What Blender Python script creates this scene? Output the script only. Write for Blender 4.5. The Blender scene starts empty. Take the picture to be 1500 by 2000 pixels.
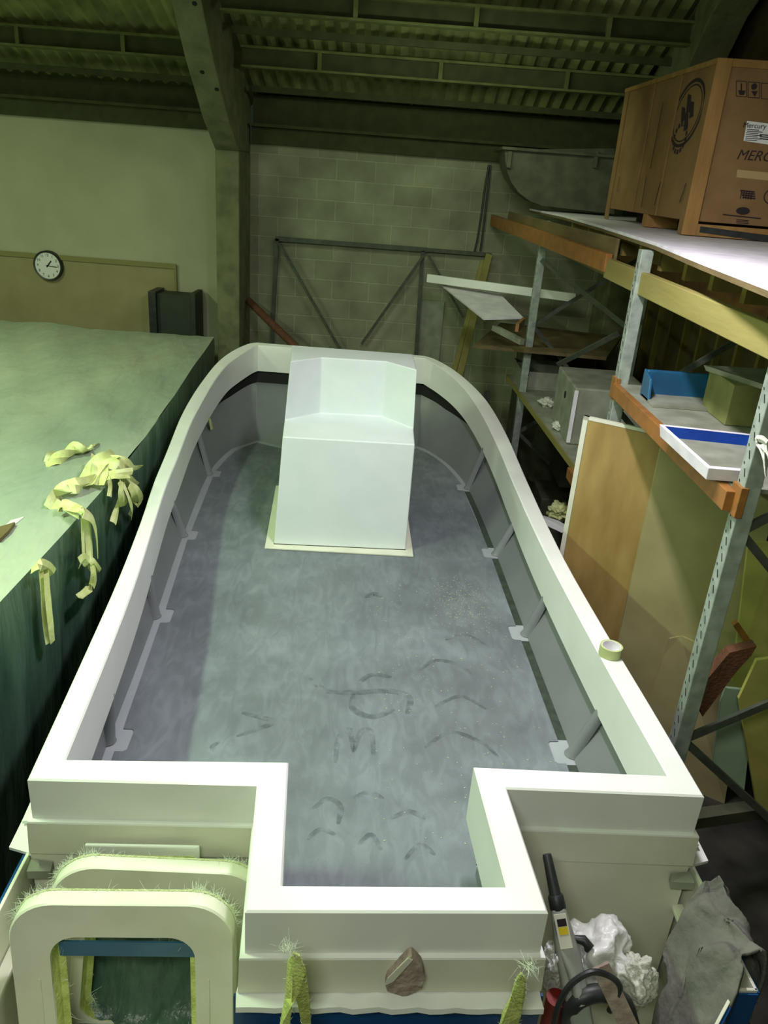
import bpy, bmesh, math, random
import numpy as np
from mathutils import Vector, Matrix, noise
random.seed(7)
C = bpy.context.scene.collection
SC = bpy.context.scene
R = math.radians
# ------------------------------------------------------------------ camera
F = 1535.0; CXP, CYP = 750.0, 1000.0; S = 1.3; HC = 3.5
def _d(p):
    v = np.array([p[0]-CXP, p[1]-CYP, F]); return v/np.linalg.norm(v)
_up = -_d((478, 4550)); _y = _d((805, 345)); _y = _y-_up*(_y@_up); _y /= np.linalg.norm(_y)
_x = np.cross(_y, _up); M = np.array([_x, _y, _up])
cam = bpy.data.cameras.new('camera'); co = bpy.data.objects.new('camera', cam); C.objects.link(co)
cam.lens = F/2000*36; cam.sensor_width = 36; cam.sensor_fit = 'AUTO'; cam.clip_start = .05; cam.clip_end = 200
mw = Matrix.Identity(4)
for i in range(3):
    mw[i][0] = M[i, 0]; mw[i][1] = -M[i, 1]; mw[i][2] = -M[i, 2]
mw[2][3] = HC
co.matrix_world = mw
SC.camera = co
# ------------------------------------------------------------------ world, exposure, lamps
SC.view_settings.view_transform = 'Standard'; SC.view_settings.look = 'None'
SC.view_settings.exposure = 0.0; SC.view_settings.gamma = 1.0; SC.view_settings.use_curve_mapping = False
W = bpy.data.worlds.new('world'); SC.world = W; W.use_nodes = True
W.node_tree.nodes['Background'].inputs[0].default_value = (.55, .8, .5, 1)
W.node_tree.nodes['Background'].inputs[1].default_value = .02
def area(name, loc, size, sizey, power, col, target=None):
    l = bpy.data.lights.new(name, 'AREA'); l.shape = 'RECTANGLE'; l.size = size; l.size_y = sizey
    l.energy = power; l.color = col
    o = bpy.data.objects.new(name, l); C.objects.link(o); o.location = loc
    if target is not None:
        o.rotation_euler = (Vector(target)-Vector(loc)).to_track_quat('-Z', 'Y').to_euler()
    return o
GREEN = (.70, 1.0, .58); LILAC = (1.0, .93, 1.02)
area('lamp_tube_green', (-3.0, 2.3, 4.36), .16, .9, 165, GREEN)
area('lamp_tube_white', (.37, 3.2, 4.36), .16, .9, 88, LILAC)
area('lamp_tube_rear', (-.6, -.6, 4.6), 1.4, .2, 60, (.95, 1.0, .84), (-.2, 2.2, 1.2))
area('lamp_tube_far', (-5.0, 5.8, 4.6), .2, 1.4, 95, (.84, 1.0, .60))
area('added_fill_bay', (.3, 7.3, 4.3), 1.4, .2, 13, (.84, 1.0, .66), (.3, 9.9, 2.0))  # added fill aimed at the back wall only, no real tube here
area('lamp_tube_green_upward', (-3.0, 2.3, 4.40), .16, .9, 42, (.78, 1.0, .50), (-3.0, 2.3, 9))
area('lamp_tube_white_upward', (.37, 3.2, 4.40), .16, .9, 24, (.85, 1.0, .70), (.37, 3.2, 9))

# ------------------------------------------------------------------ pixel rays onto real planes
def _ray(px, py): return M @ np.array([px-CXP, py-CYP, F])
def Z(px, py, z): r = _ray(px, py); P = r*((z-HC)/r[2]); return Vector((P[0], P[1], z))
def Y(px, py, y): r = _ray(px, py); P = r*(y/r[1]); return Vector((P[0], y, P[2]+HC))
def X(px, py, x): r = _ray(px, py); P = r*(x/r[0]); return Vector((x, P[1], P[2]+HC))
# boat frame: u to the right, v towards the bow, heights in metres above the floor
BO = Vector((.035, 2.116)); BA = R(4.265)
BU = Vector((math.cos(BA), math.sin(BA))); BV = Vector((-BU.y, BU.x))
def bw(u, v, z): p = BO+BU*u+BV*v; return Vector((p.x, p.y, z))
def bl(P): d = Vector((P[0], P[1]))-BO; return (d@BU, d@BV, P[2])
def Bv(px, py, v):
    r = _ray(px, py); n = np.array([BV.x, BV.y, 0]); P = r*((v+BO@BV)/(r@n)); return Vector((P[0], P[1], P[2]+HC))
def Bu(px, py, u):
    r = _ray(px, py); n = np.array([BU.x, BU.y, 0]); P = r*((u+BO@BU)/(r@n)); return Vector((P[0], P[1], P[2]+HC))

# ------------------------------------------------------------------ materials
def lin(c): return tuple(((x/12.92) if x <= .04045 else ((x+.055)/1.055)**2.4) for x in [v/255 for v in c])+(1,)
def mat(name, c1, c2=None, rough=.6, scale=8, stretch=(1, 1, 1), bump=0, bscale=60, detail=4, metallic=0, spec=.5, lo=.35, hi=.65, trans=0, alpha=1):
    m = bpy.data.materials.new(name); m.use_nodes = True; nt = m.node_tree; N = nt.nodes; L = nt.links
    b = N['Principled BSDF']; b.inputs['Roughness'].default_value = rough; b.inputs['Metallic'].default_value = metallic
    b.inputs['Specular IOR Level'].default_value = spec
    b.inputs['Base Color'].default_value = lin(c1)
    tc = N.new('ShaderNodeTexCoord'); mp = N.new('ShaderNodeMapping'); mp.inputs['Scale'].default_value = stretch
    L.new(tc.outputs['Object'], mp.inputs[0])
    if c2:
        n = N.new('ShaderNodeTexNoise'); n.inputs['Scale'].default_value = scale; n.inputs['Detail'].default_value = detail
        L.new(mp.outputs[0], n.inputs[0])
        r = N.new('ShaderNodeValToRGB'); r.color_ramp.elements[0].position = lo; r.color_ramp.elements[1].position = hi
        r.color_ramp.elements[0].color = lin(c1); r.color_ramp.elements[1].color = lin(c2)
        L.new(n.outputs[0], r.inputs[0]); L.new(r.outputs[0], b.inputs['Base Color'])
    if bump:
        n2 = N.new('ShaderNodeTexNoise'); n2.inputs['Scale'].default_value = bscale; n2.inputs['Detail'].default_value = 4
        L.new(mp.outputs[0], n2.inputs[0])
        bp = N.new('ShaderNodeBump'); bp.inputs['Strength'].default_value = bump; bp.inputs['Distance'].default_value = .02
        L.new(n2.outputs[0], bp.inputs['Height']); L.new(bp.outputs[0], b.inputs['Normal'])
    if trans: b.inputs['Transmission Weight'].default_value = trans
    if alpha < 1: b.inputs['Alpha'].default_value = alpha
    return m
GEL = mat('gelcoat_white', (238, 240, 236), (230, 232, 226), .28, 3)
GELI = mat('gelcoat_cream', (226, 226, 208), (214, 214, 194), .42, 4)
GREY = mat('deck_side_grey', (124, 128, 130), (116, 120, 122), .38, 3)
STRIP = mat('deck_border_grey', (166, 172, 176), (158, 164, 168), .35, 5)
CONS = mat('console_white', (226, 233, 232), (220, 228, 227), .5, 5, bump=.05, bscale=400)
RAW = mat('raw_laminate', (206, 216, 130), (176, 186, 100), .55, 25, bump=.4, bscale=120)
FIBRE = mat('glass_fibre', (232, 242, 222), None, .5)
BLUEG = mat('blue_gelcoat', (20, 74, 130), (16, 60, 112), .3, 3)
ORANGE = mat('orange_steel', (156, 106, 50), (134, 92, 46), .5, 14, bump=.1)
ZINC = mat('galvanised_steel', (176, 188, 176), (146, 158, 148), .45, 18, metallic=.25)
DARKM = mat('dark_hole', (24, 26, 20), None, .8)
TIMB = mat('yellow_timber', (150, 142, 80), (134, 124, 66), .7, 6, (1, .15, 1), bump=.15, bscale=30)
TIMB2 = mat('brown_timber', (112, 98, 60), (94, 80, 48), .75, 8, (1, .3, 1), bump=.2)
PLY = mat('plywood', (174, 148, 88), (144, 118, 62), .55, 3.0, (3, 3, .7), detail=8, lo=.3, hi=.7, bump=.06)
BEIGE = mat('beige_board', (166, 158, 110), (150, 142, 96), .7, 3)
YEL = mat('yellow_board', (176, 170, 92), (156, 150, 78), .7, 4)
WBOARD = mat('white_board', (236, 232, 238), (216, 212, 220), .5, 9)
CARD = mat('crate_board', (138, 106, 66), (124, 94, 56), .75, 5, bump=.1, bscale=200)
CARD2 = mat('crate_batten', (164, 124, 70), (146, 108, 56), .75, 14, (1, 1, .2), bump=.15)
INK = mat('black_ink', (38, 26, 30), None, .8)
LAB = mat('white_label', (226, 228, 226), None, .6)
BLACK = mat('black_plastic', (34, 38, 38), (48, 52, 50), .45, 20)
TOOLG = mat('tool_grey', (150, 156, 146), (132, 138, 128), .4, 12)
STEELD = mat('dark_steel', (70, 76, 66), (86, 92, 80), .6, 14, metallic=.2)
RUST = mat('rusty_steel', (104, 62, 40), (84, 54, 38), .75, 20, bump=.3)
PAPER = mat('masking_paper', (230, 236, 176), (204, 212, 134), .6, 12, bump=.2, bscale=60)
CLOTH = mat('grey_cloth', (112, 112, 104), (92, 92, 86), .95, 8, bump=.4, bscale=30)
BAG = mat('plastic_bag', (232, 232, 230), (214, 216, 212), .3, 9, bump=.6, bscale=14)
RAGW = mat('white_rag', (214, 216, 204), (194, 196, 182), .9, 9, bump=.5)
CONC = mat('concrete_frame', (122, 124, 92), (98, 102, 72), .85, 6, bump=.3, bscale=30)
ASB = mat('asbestos_sheet', (150, 154, 100), (110, 116, 70), .9, 3, bump=.2, bscale=30)
PURL = mat('purlin_concrete', (106, 112, 66), (88, 94, 52), .85, 8, bump=.2)
PURLW = mat('purlin_web', (70, 74, 44), (58, 62, 36), .9, 8)
WALLP = mat('painted_wall', (178, 178, 152), (168, 168, 142), .8, 2, bump=.15, bscale=12)
NOTICE = mat('hardboard_panel', (160, 150, 112), (150, 140, 102), .75, 3)
TRIMM = mat('panel_trim', (136, 130, 82), None, .7)
FLOORM = mat('floor_concrete', (58, 58, 48), (36, 36, 30), .9, 5, bump=.3, bscale=20)
WRIGHT = mat('brown_hardboard', (92, 78, 46), (70, 60, 38), .8, 4)
STUD = mat('stud_timber', (128, 112, 50), (108, 94, 42), .75, 9, (1, 1, .2))
DGREEN = mat('dark_green_panel', (46, 58, 46), (38, 48, 38), .6, 6)
BLUEP = mat('blue_mould', (38, 98, 134), (28, 80, 114), .35, 5)
BLUED = mat('deep_blue_mould', (24, 60, 140), (20, 50, 120), .3, 5)
GREYM = mat('grey_mould', (150, 154, 138), (126, 130, 112), .6, 7)
GREYD = mat('dark_grey_mould', (84, 86, 66), (64, 66, 50), .7, 7)
CARDG = mat('greenish_box', (130, 132, 78), (112, 114, 64), .7, 9)
SEA = mat('green_sheet', (170, 196, 168), (150, 176, 150), .5, 4)
TAPE = mat('masking_tape', (190, 200, 140), None, .6)
REDM = mat('red_tin', (128, 30, 24), None, .5)
YELL = mat('yellow_label', (222, 196, 30), None, .6)
SHADEM = mat('deck_edge_shade', (62, 74, 62), (48, 58, 48), .5, 20)
TAPEP = mat('paper_tape', (176, 150, 104), None, .7)
SAWD = mat('sawdust', (176, 178, 148), None, .9)
RAW2 = mat('pale_raw_edge', (216, 224, 176), (196, 206, 148), .6, 30, bump=.4, bscale=150)
MARK = mat('wiped_dust', (96, 104, 108), (88, 96, 100), .7, 12)
_n = MARK.node_tree.nodes; _l = MARK.node_tree.links; _a = _n.new('ShaderNodeTexNoise'); _a.inputs['Scale'].default_value = 16; _r = _n.new('ShaderNodeValToRGB')
_r.color_ramp.elements[0].position = .38; _r.color_ramp.elements[1].position = .68; _r.color_ramp.elements[1].color = (.48, .48, .48, 1); _t = _n.new('ShaderNodeTexCoord')
_l.new(_t.outputs['Object'], _a.inputs[0]); _l.new(_a.outputs[0], _r.inputs[0]); _l.new(_r.outputs[0], _n['Principled BSDF'].inputs['Alpha'])
CHIP = mat('broken_laminate', (184, 168, 156), (150, 132, 122), .7, 22, bump=.5, bscale=40)

def blockwork():
    m = bpy.data.materials.new('blockwork'); m.use_nodes = True; nt = m.node_tree; N = nt.nodes; L = nt.links
    b = N['Principled BSDF']; b.inputs['Roughness'].default_value = .9
    tc = N.new('ShaderNodeTexCoord'); sp = N.new('ShaderNodeSeparateXYZ'); cb = N.new('ShaderNodeCombineXYZ')
    L.new(tc.outputs['Object'], sp.inputs[0]); L.new(sp.outputs[0], cb.inputs[0]); L.new(sp.outputs[2], cb.inputs[1])
    br = N.new('ShaderNodeTexBrick'); br.inputs['Scale'].default_value = 1
    br.inputs['Brick Width'].default_value = .45; br.inputs['Row Height'].default_value = .225
    br.inputs['Mortar Size'].default_value = .008; br.inputs['Mortar Smooth'].default_value = .5
    br.inputs['Color1'].default_value = lin((158, 160, 134)); br.inputs['Color2'].default_value = lin((146, 148, 122))
    br.inputs['Mortar'].default_value = lin((174, 176, 148))
    L.new(cb.outputs[0], br.inputs[0])
    n = N.new('ShaderNodeTexNoise'); n.inputs['Scale'].default_value = 2.2; n.inputs['Detail'].default_value = 6
    L.new(tc.outputs['Object'], n.inputs[0])
    r = N.new('ShaderNodeValToRGB'); r.color_ramp.elements[0].position = .3; r.color_ramp.elements[1].position = .7
    r.color_ramp.elements[0].color = (.62, .62, .62, 1); r.color_ramp.elements[1].color = (1.1, 1.1, 1.1, 1)
    L.new(n.outputs[0], r.inputs[0])
    mx = N.new('ShaderNodeMix'); mx.data_type = 'RGBA'; mx.blend_type = 'MULTIPLY'; mx.inputs[0].default_value = 1
    L.new(br.outputs[0], mx.inputs[6]); L.new(r.outputs[0], mx.inputs[7]); L.new(mx.outputs[2], b.inputs['Base Color'])
    bp = N.new('ShaderNodeBump'); bp.inputs['Strength'].default_value = .5; bp.inputs['Distance'].default_value = .01; bp.invert = True
    L.new(br.outputs[1], bp.inputs['Height']); L.new(bp.outputs[0], b.inputs['Normal'])
    return m
BLOCK = blockwork()

def deckmat():
    m = mat('non_slip_deck', (128, 136, 142), (118, 126, 132), .62, 6, bump=.35, bscale=260)
    nt = m.node_tree; N = nt.nodes; L = nt.links; b = N['Principled BSDF']
    tc = N.new('ShaderNodeTexCoord')
    # dusty scuffs, wiped arcs and footmarks lying on the deck
    n1 = N.new('ShaderNodeTexNoise'); n1.inputs['Scale'].default_value = 1.5; n1.inputs['Detail'].default_value = 3; n1.inputs['Distortion'].default_value = 1.0
    mp = N.new('ShaderNodeMapping'); mp.inputs['Scale'].default_value = (2.6, .9, 1); mp.inputs['Rotation'].default_value = (0, 0, R(-40))
    L.new(tc.outputs['Object'], mp.inputs[0])
    n2 = N.new('ShaderNodeTexNoise'); n2.inputs['Scale'].default_value = 5; n2.inputs['Detail'].default_value = 5; n2.inputs['Distortion'].default_value = 1.6
    L.new(mp.outputs[0], n2.inputs[0]); L.new(tc.outputs['Object'], n1.inputs[0])
    r1 = N.new('ShaderNodeValToRGB'); r1.color_ramp.elements[0].position = .38; r1.color_ramp.elements[1].position = .66
    r1.color_ramp.elements[0].color = (.78, .78, .78, 1); r1.color_ramp.elements[1].color = (1.12, 1.12, 1.12, 1)
    r2 = N.new('ShaderNodeValToRGB'); r2.color_ramp.elements[0].position = .42; r2.color_ramp.elements[1].position = .62
    r2.color_ramp.elements[0].color = (.84, .84, .84, 1); r2.color_ramp.elements[1].color = (1.06, 1.06, 1.06, 1)
    L.new(n1.outputs[0], r1.inputs[0]); L.new(n2.outputs[0], r2.inputs[0])
    src = b.inputs['Base Color'].links[0].from_socket
    mx = N.new('ShaderNodeMix'); mx.data_type = 'RGBA'; mx.blend_type = 'MULTIPLY'; mx.inputs[0].default_value = .8
    L.new(src, mx.inputs[6]); L.new(r1.outputs[0], mx.inputs[7])
    mx2 = N.new('ShaderNodeMix'); mx2.data_type = 'RGBA'; mx2.blend_type = 'MULTIPLY'; mx2.inputs[0].default_value = .8
    L.new(mx.outputs[2], mx2.inputs[6]); L.new(r2.outputs[0], mx2.inputs[7])
    L.new(mx2.outputs[2], b.inputs['Base Color'])
    return m
DECK = deckmat()

def polythene():
    m = mat('polythene_sheet', (176, 186, 166), (150, 166, 150), .38, 1.4, (1, .35, 1), lo=.35, hi=.7)
    nt = m.node_tree; N = nt.nodes; L = nt.links; b = N['Principled BSDF']
    tc = N.new('ShaderNodeTexCoord'); mp = N.new('ShaderNodeMapping'); mp.inputs['Scale'].default_value = (1.4, .5, .5); mp.inputs['Rotation'].default_value = (0, 0, R(-35))
    n = N.new('ShaderNodeTexNoise'); n.inputs['Scale'].default_value = 3.5; n.inputs['Detail'].default_value = 4; n.inputs['Distortion'].default_value = .1
    L.new(tc.outputs['Object'], mp.inputs[0]); L.new(mp.outputs[0], n.inputs[0])
    bp = N.new('ShaderNodeBump'); bp.inputs['Strength'].default_value = .8; bp.inputs['Distance'].default_value = .06
    L.new(n.outputs[0], bp.inputs['Height']); L.new(bp.outputs[0], b.inputs['Normal'])
    return m
POLY = polythene()
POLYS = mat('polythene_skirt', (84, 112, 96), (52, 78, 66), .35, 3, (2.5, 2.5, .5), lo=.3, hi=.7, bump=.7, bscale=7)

# ------------------------------------------------------------------ mesh building
WMX = {}
def wmx(o): return WMX.get(o.name, o.matrix_world)
class MB:
    def __init__(s): s.v = []; s.f = []; s.m = []; s.cur = 0
    def add(s, vs, fs):
        b = len(s.v); s.v += [Vector(v) for v in vs]
        for f in fs: s.f.append([i+b for i in f]); s.m.append(s.cur)
        return s
    def box(s, lo, hi):
        x0, y0, z0 = lo; x1, y1, z1 = hi
        return s.hexa([(x0, y0, z0), (x1, y0, z0), (x1, y1, z0), (x0, y1, z0)], [(x0, y0, z1), (x1, y0, z1), (x1, y1, z1), (x0, y1, z1)])
    def hexa(s, a, b):
        n = len(a)
        fs = [list(range(n))[::-1], list(range(n, 2*n))]+[[i, (i+1) % n, n+(i+1) % n, n+i] for i in range(n)]
        return s.add(list(a)+list(b), fs)
    def slab(s, pts, off):
        off = Vector(off); return s.hexa([Vector(p) for p in pts], [Vector(p)+off for p in pts])
    def beam(s, p0, p1, w, h, up=(0, 0, 1)):
        p0 = Vector(p0); p1 = Vector(p1); d = (p1-p0).normalized(); a = d.cross(Vector(up)).normalized(); b = a.cross(d)
        q = [a*w/2+b*h/2, -a*w/2+b*h/2, -a*w/2-b*h/2, a*w/2-b*h/2]
        return s.hexa([p0+x for x in q], [p1+x for x in q])
    def tube(s, pts, r, n=10, cap=True):
        pts = [Vector(p) for p in pts]; rr = r if isinstance(r, (list, tuple)) else [r]*len(pts); rings = []
        prev = None
        for i, p in enumerate(pts):
            d = (pts[min(i+1, len(pts)-1)]-pts[max(i-1, 0)]).normalized()
            a = prev if prev is not None else (Vector((0, 0, 1)) if abs(d.z) < .9 else Vector((1, 0, 0)))
            a = (a-d*a.dot(d)).normalized(); prev = a; b = d.cross(a)
            rings.append([p+(a*math.cos(t)+b*math.sin(t))*rr[i] for t in [2*math.pi*k/n for k in range(n)]])
        return s.loft(rings, True, cap)
    def loft(s, rings, closed=True, cap=True):
        n = len(rings[0]); vs = [v for r_ in rings for v in r_]; fs = []
        for i in range(len(rings)-1):
            for k in range(n if closed else n-1):
                fs.append([i*n+k, i*n+(k+1) % n, (i+1)*n+(k+1) % n, (i+1)*n+k])
        if cap and closed: fs += [list(range(n))[::-1], [(len(rings)-1)*n+k for k in range(n)]]
        return s.add(vs, fs)
    def build(s, name, m, parent=None, smooth=False, bevel=0, recalc=True, seg=2):
        me = bpy.data.meshes.new(name)
        pw = wmx(parent).copy() if parent is not None else Matrix.Identity(4); inv = pw.inverted()
        o = bpy.data.objects.new(name, me)
        if parent is None and s.v:
            xs = [v.x for v in s.v]; ys = [v.y for v in s.v]; zs = [v.z for v in s.v]
            c = Vector(((min(xs)+max(xs))/2, (min(ys)+max(ys))/2, min(zs))); o.location = c; inv = Matrix.Translation(-c); pw = Matrix.Translation(c)
        me.from_pydata([tuple(inv @ v) for v in s.v], [], s.f)
        for x in (m if isinstance(m, (list, tuple)) else [m]): me.materials.append(x)
        for p, mi in zip(me.polygons, s.m): p.material_index = mi
        if recalc:
            bm = bmesh.new(); bm.from_mesh(me); bmesh.ops.recalc_face_normals(bm, faces=bm.faces); bm.to_mesh(me); bm.free()
        if smooth:
            for p in me.polygons: p.use_smooth = True
            me.set_sharp_from_angle(angle=R(38))
        C.objects.link(o); WMX[o.name] = pw
        if parent is not None: o.parent = parent
        if bevel:
            b = o.modifiers.new('bevel', 'BEVEL'); b.width = bevel; b.segments = seg; b.limit_method = 'ANGLE'; b.angle_limit = R(40)
        return o
def tag(o, label=None, cat=None, group=None, kind=None):
    if label: o['label'] = label
    if cat: o['category'] = cat
    if group: o['group'] = group
    if kind: o['kind'] = kind
    return o
def thing(name, loc, label, cat, rz=0, group=None):
    o = bpy.data.objects.new(name, None); C.objects.link(o); o.location = loc; o.rotation_euler = (0, 0, rz)
    o.empty_display_size = .1
    o.matrix_world = Matrix.Translation(Vector(loc)) @ Matrix.Rotation(rz, 4, 'Z')
    return tag(o, label, cat, group)
def struct(o): o['kind'] = 'structure'; return o
def catmull(pts, n=5):
    out = []; P = [pts[0]]+list(pts)+[pts[-1]]
    for i in range(1, len(P)-2):
        a, b, c, d = [np.array(q, float) for q in P[i-1:i+3]]
        for k in range(n):
            t = k/n; out.append(tuple(.5*((2*b)+(-a+c)*t+(2*a-5*b+4*c-d)*t*t+(-a+3*b-3*c+d)*t**3)))
    out.append(tuple(pts[-1])); return out
def text_mesh(txt, size, depth=.0006):
    cu = bpy.data.curves.new('t', 'FONT'); cu.body = txt; cu.size = size; cu.align_x = 'CENTER'; cu.align_y = 'CENTER'; cu.extrude = depth
    o = bpy.data.objects.new('t', cu); C.objects.link(o)
    dg = bpy.context.evaluated_depsgraph_get(); dg.update(); me = bpy.data.meshes.new_from_object(o.evaluated_get(dg))
    vs = [v.co.copy() for v in me.vertices]; fs = [list(p.vertices) for p in me.polygons]
    bpy.data.objects.remove(o); bpy.data.curves.remove(cu); bpy.data.meshes.remove(me)
    return vs, fs
def text_on(mb, txt, size, o, ex, ey, shear=0):
    vs, fs = text_mesh(txt, size); o = Vector(o); ex = Vector(ex).normalized(); ey = Vector(ey).normalized(); ez = ex.cross(ey)
    mb.add([o+ex*(v.x+shear*v.y)+ey*v.y+ez*(v.z+.0008) for v in vs], fs)

# ------------------------------------------------------------------ THE SHELL
XL, XR, YB, YF = -8.0, 2.75, 9.9, -4.0
struct(MB().box((XL-.2, YF-.2, -.1), (XR+.2, YB+.2, 0)).build('floor', FLOORM))
struct(MB().box((XL-.2, YB, 0), (-2.0, YB+.2, 3.80)).build('wall_back', WALLP))
struct(MB().box((-2.0, YB, 0), (XR+.2, YB+.2, 3.70)).build('wall_back', BLOCK))
def roofz(y): return 4.66+.40*(8.9-y) if y > 1.5 else 4.66+.40*7.4-.4*(1.5-y)
struct(MB().slab([(XL-.2, YF, 0), (XL-.2, YB, 0), (XL-.2, YB, roofz(YB)-.05), (XL-.2, 1.5, roofz(1.5)-.05), (XL-.2, YF, roofz(YF)-.05)], (.2, 0, 0)).build('wall_left', WALLP))
struct(MB().box((XL, YF-.2, 0), (XR, YF, 5.35)).build('wall_front', WALLP))
# right hand wall of brown hardboard between studs
struct(MB().slab([(XR, YF, 0), (XR, YB, 0), (XR, YB, roofz(YB)-.05), (XR, 1.5, roofz(1.5)-.05), (XR, YF, roofz(YF)-.05)], (.1, 0, 0)).build('wall_right', WRIGHT))
for k in range(18):
    y = 2.6+k*.42
    struct(MB().box((XR-.05, y, 0), (XR, y+.05, 4.1)).build('trim_%d' % (k+1), STUD))
# corrugated roof, ribs running down the slope
def corr():
    mb = MB(); n = int((XR+.2-(XL-.2))/.036); ys = [YB+.35, 8.9, 6.0, 1.5, YF-.2]
    rows = []
    for y in ys:
        rows.append([Vector((XL-.2+i*.036, y, roofz(y)+.03*math.sin(2*math.pi*i*.036/.146))) for i in range(n+1)])
    mb.loft(rows, closed=False, cap=False); return mb
struct(corr().build('ceiling', ASB, smooth=True, recalc=False))
# eaves plank / gutter beam along wall head, above each bay
for nm, x0, x1, z in (('trim_19', XL, -2.2, 3.80), ('trim_20', -1.85, XR, 3.70)):
    mb = MB(); mb.box((x0, YB-.10, z), (x1, YB+.2, z+.17)); mb.box((x0, YB-.22, z+.17), (x1, YB+.2, z+.20)); mb.box((x0, YB, z+.2), (x1, YB+.2, z+.5))
    struct(mb.build(nm, PURLW))
# precast purlins: two flanges, a thin web and stiffener ribs
def purlin(x0, x1, y, zt, ribs, label, h=.19):
    t = thing('roof_purlin', ((x0+x1)/2, y, zt-h), label, 'beam', 0, 'concrete roof purlins')
    mb = MB(); mb.box((x0, y-.05, zt-.022), (x1, y+.08, zt)); mb.box((x0, y-.05, zt-h), (x1, y+.08, zt-h+.02)); mb.build('flange', PURL, t)
    MB().box((x0, y+.02, zt-h+.02), (x1, y+.05, zt-.022)).build('web', PURLW, t)
    for rx in ribs: MB().box((rx-.02, y-.045, zt-h+.02), (rx+.02, y+.02, zt-.022)).build('stiffener', PURL, t)
purlin(-1.78, 2.6, 8.9, 4.55, [-1.0, .2, 1.45, 2.4], 'ribbed concrete purlin just above the blockwork wall, right of the concrete frame')
purlin(-1.78, 2.6, 8.0, 4.88, [-.6, .45, 1.6], 'ribbed concrete purlin highest under the roof, right of the concrete frame')
purlin(-8.0, -2.16, 8.9, 4.58, [-6.2, -5.1, -4.0, -2.95], 'ribbed concrete purlin under the roof, left of the concrete frame')
# slim rails under the sheets
for (x0, x1, y, z, lb) in ((-1.78, 2.6, 9.45, 4.22, 'thin dark rail under the lowest roof sheets right of the concrete frame'), (-1.78, 2.6, 8.45, 4.62, 'thin dark rail between the two right-hand purlins'), (-8, -2.16, 9.45, 4.26, 'thin dark rail under the lowest roof sheets left of the concrete frame')):
    tag(MB().box((x0, y-.02, z-.03), (x1, y+.02, z+.03)).build('roof_rail', PURLW), lb, 'rail', 'thin roof rails')
# pale translucent roof sheet
P = Y(1130, 8, 7.2)
struct(MB().box((P.x-.35, 7.0, roofz(7.4)-.06), (P.x+.38, 7.42, roofz(7.4)-.05)).build('window_1', WBOARD))

# concrete portal frames (column with haunched rafter)
def portal(x0, x1, label, main=True):
    t = thing('concrete_portal_frame', ((x0+x1)/2, 9.5, 0), label, 'column', 0, None)
    MB().hexa([(x0, 9.25, 0), (x1, 9.25, 0), (x1, 9.9, 0), (x0, 9.9, 0)], [(x0, 9.25, 3.60), (x1, 9.25, 3.60), (x1, 9.9, 3.60), (x0, 9.9, 3.60)]).build('column', CONC, t, bevel=.012)
    und = [(9.25, 3.60), (8.75, 3.86), (8.1, 4.34), (7.55, 4.86), (6.4, 5.38), (1.5, 7.3)]
    top = [(9.9, 3.60), (9.9, 4.1)]+[(y, roofz(y)-.05) for y in (8.9, 7.6, 6.4, 1.5)]
    poly = und+top[::-1]
    mb = MB(); mb.hexa([Vector((x0, a, b)) for a, b in poly], [Vector((x1, a, b)) for a, b in poly])
    mb.build('rafter', CONC, t, bevel=.01)
    if main:
        for (px, py) in ((432, 175), (380, 8), (395, 140)):
            q = Vector((0, 0, 0))
            # bolt holes on the sloping underside
            best = None
            for i in range(len(und)-1):
                for k in range(40):
                    f = k/40; y = und[i][0]*(1-f)+und[i+1][0]*f; z = und[i][1]*(1-f)+und[i+1][1]*f
                    w = Y(px, py, y); e = abs(w.z-z)
                    if best is None or e < best[0]: best = (e, y, z, w.x)
            _, y, z, x = best; x = min(max(x, x0+.04), x1-.04)
            d = Vector((0, -.55, .45)).normalized(); n = Vector((0, -d.z, d.y)) * -1
            n = Vector((0, -.6, -.75)).normalized()
            MB().tube([Vector((x, y, z))-n*.01, Vector((x, y, z))+n*.004], .022, 12).build('bolt_hole', DARKM, t)
portal(-2.14, -1.88, 'weathered concrete column rising into a sloping rafter behind the boat bow')
portal(2.32, 2.62, 'dark concrete rafter and column behind the big crate', False)

# ------------------------------------------------------------------ BOAT DECK MOULDING
def sheer(v): return 1.55+.39*(max(0, min(v, 5.55)-3.0)/2.6)**1.6
Rp = [((1.175, 0), (1.078, .103), (.985, .10)), ((1.165, .5), (1.066, .5), (.985, .5)), ((1.15, 1.1), (1.052, 1.1), (.985, 1.1)), ((1.143, 1.8), (1.046, 1.8), (.985, 1.8)),
      ((1.162, 2.5), (1.055, 2.45), (.988, 2.45)), ((1.187, 3.1), (1.073, 3.0), (.99, 3.0)), ((1.194, 3.7), (1.078, 3.55), (.985, 3.5)), ((1.172, 4.15), (1.06, 3.98), (.975, 3.9)),
      ((1.13, 4.5), (1.035, 4.27), (.96, 4.2)), ((1.07, 4.75), (.99, 4.58), (.925, 4.45)), ((.985, 4.98), (.93, 4.83), (.87, 4.70)), ((.89, 5.17), (.85, 5.04), (.80, 4.90)),
      ((.79, 5.31), (.75, 5.22), (.73, 5.05)), ((.70, 5.40), (.685, 5.31), (.67, 5.15)), ((.62, 5.44), (.631, 5.385), (.612, 5.22))]
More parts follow.
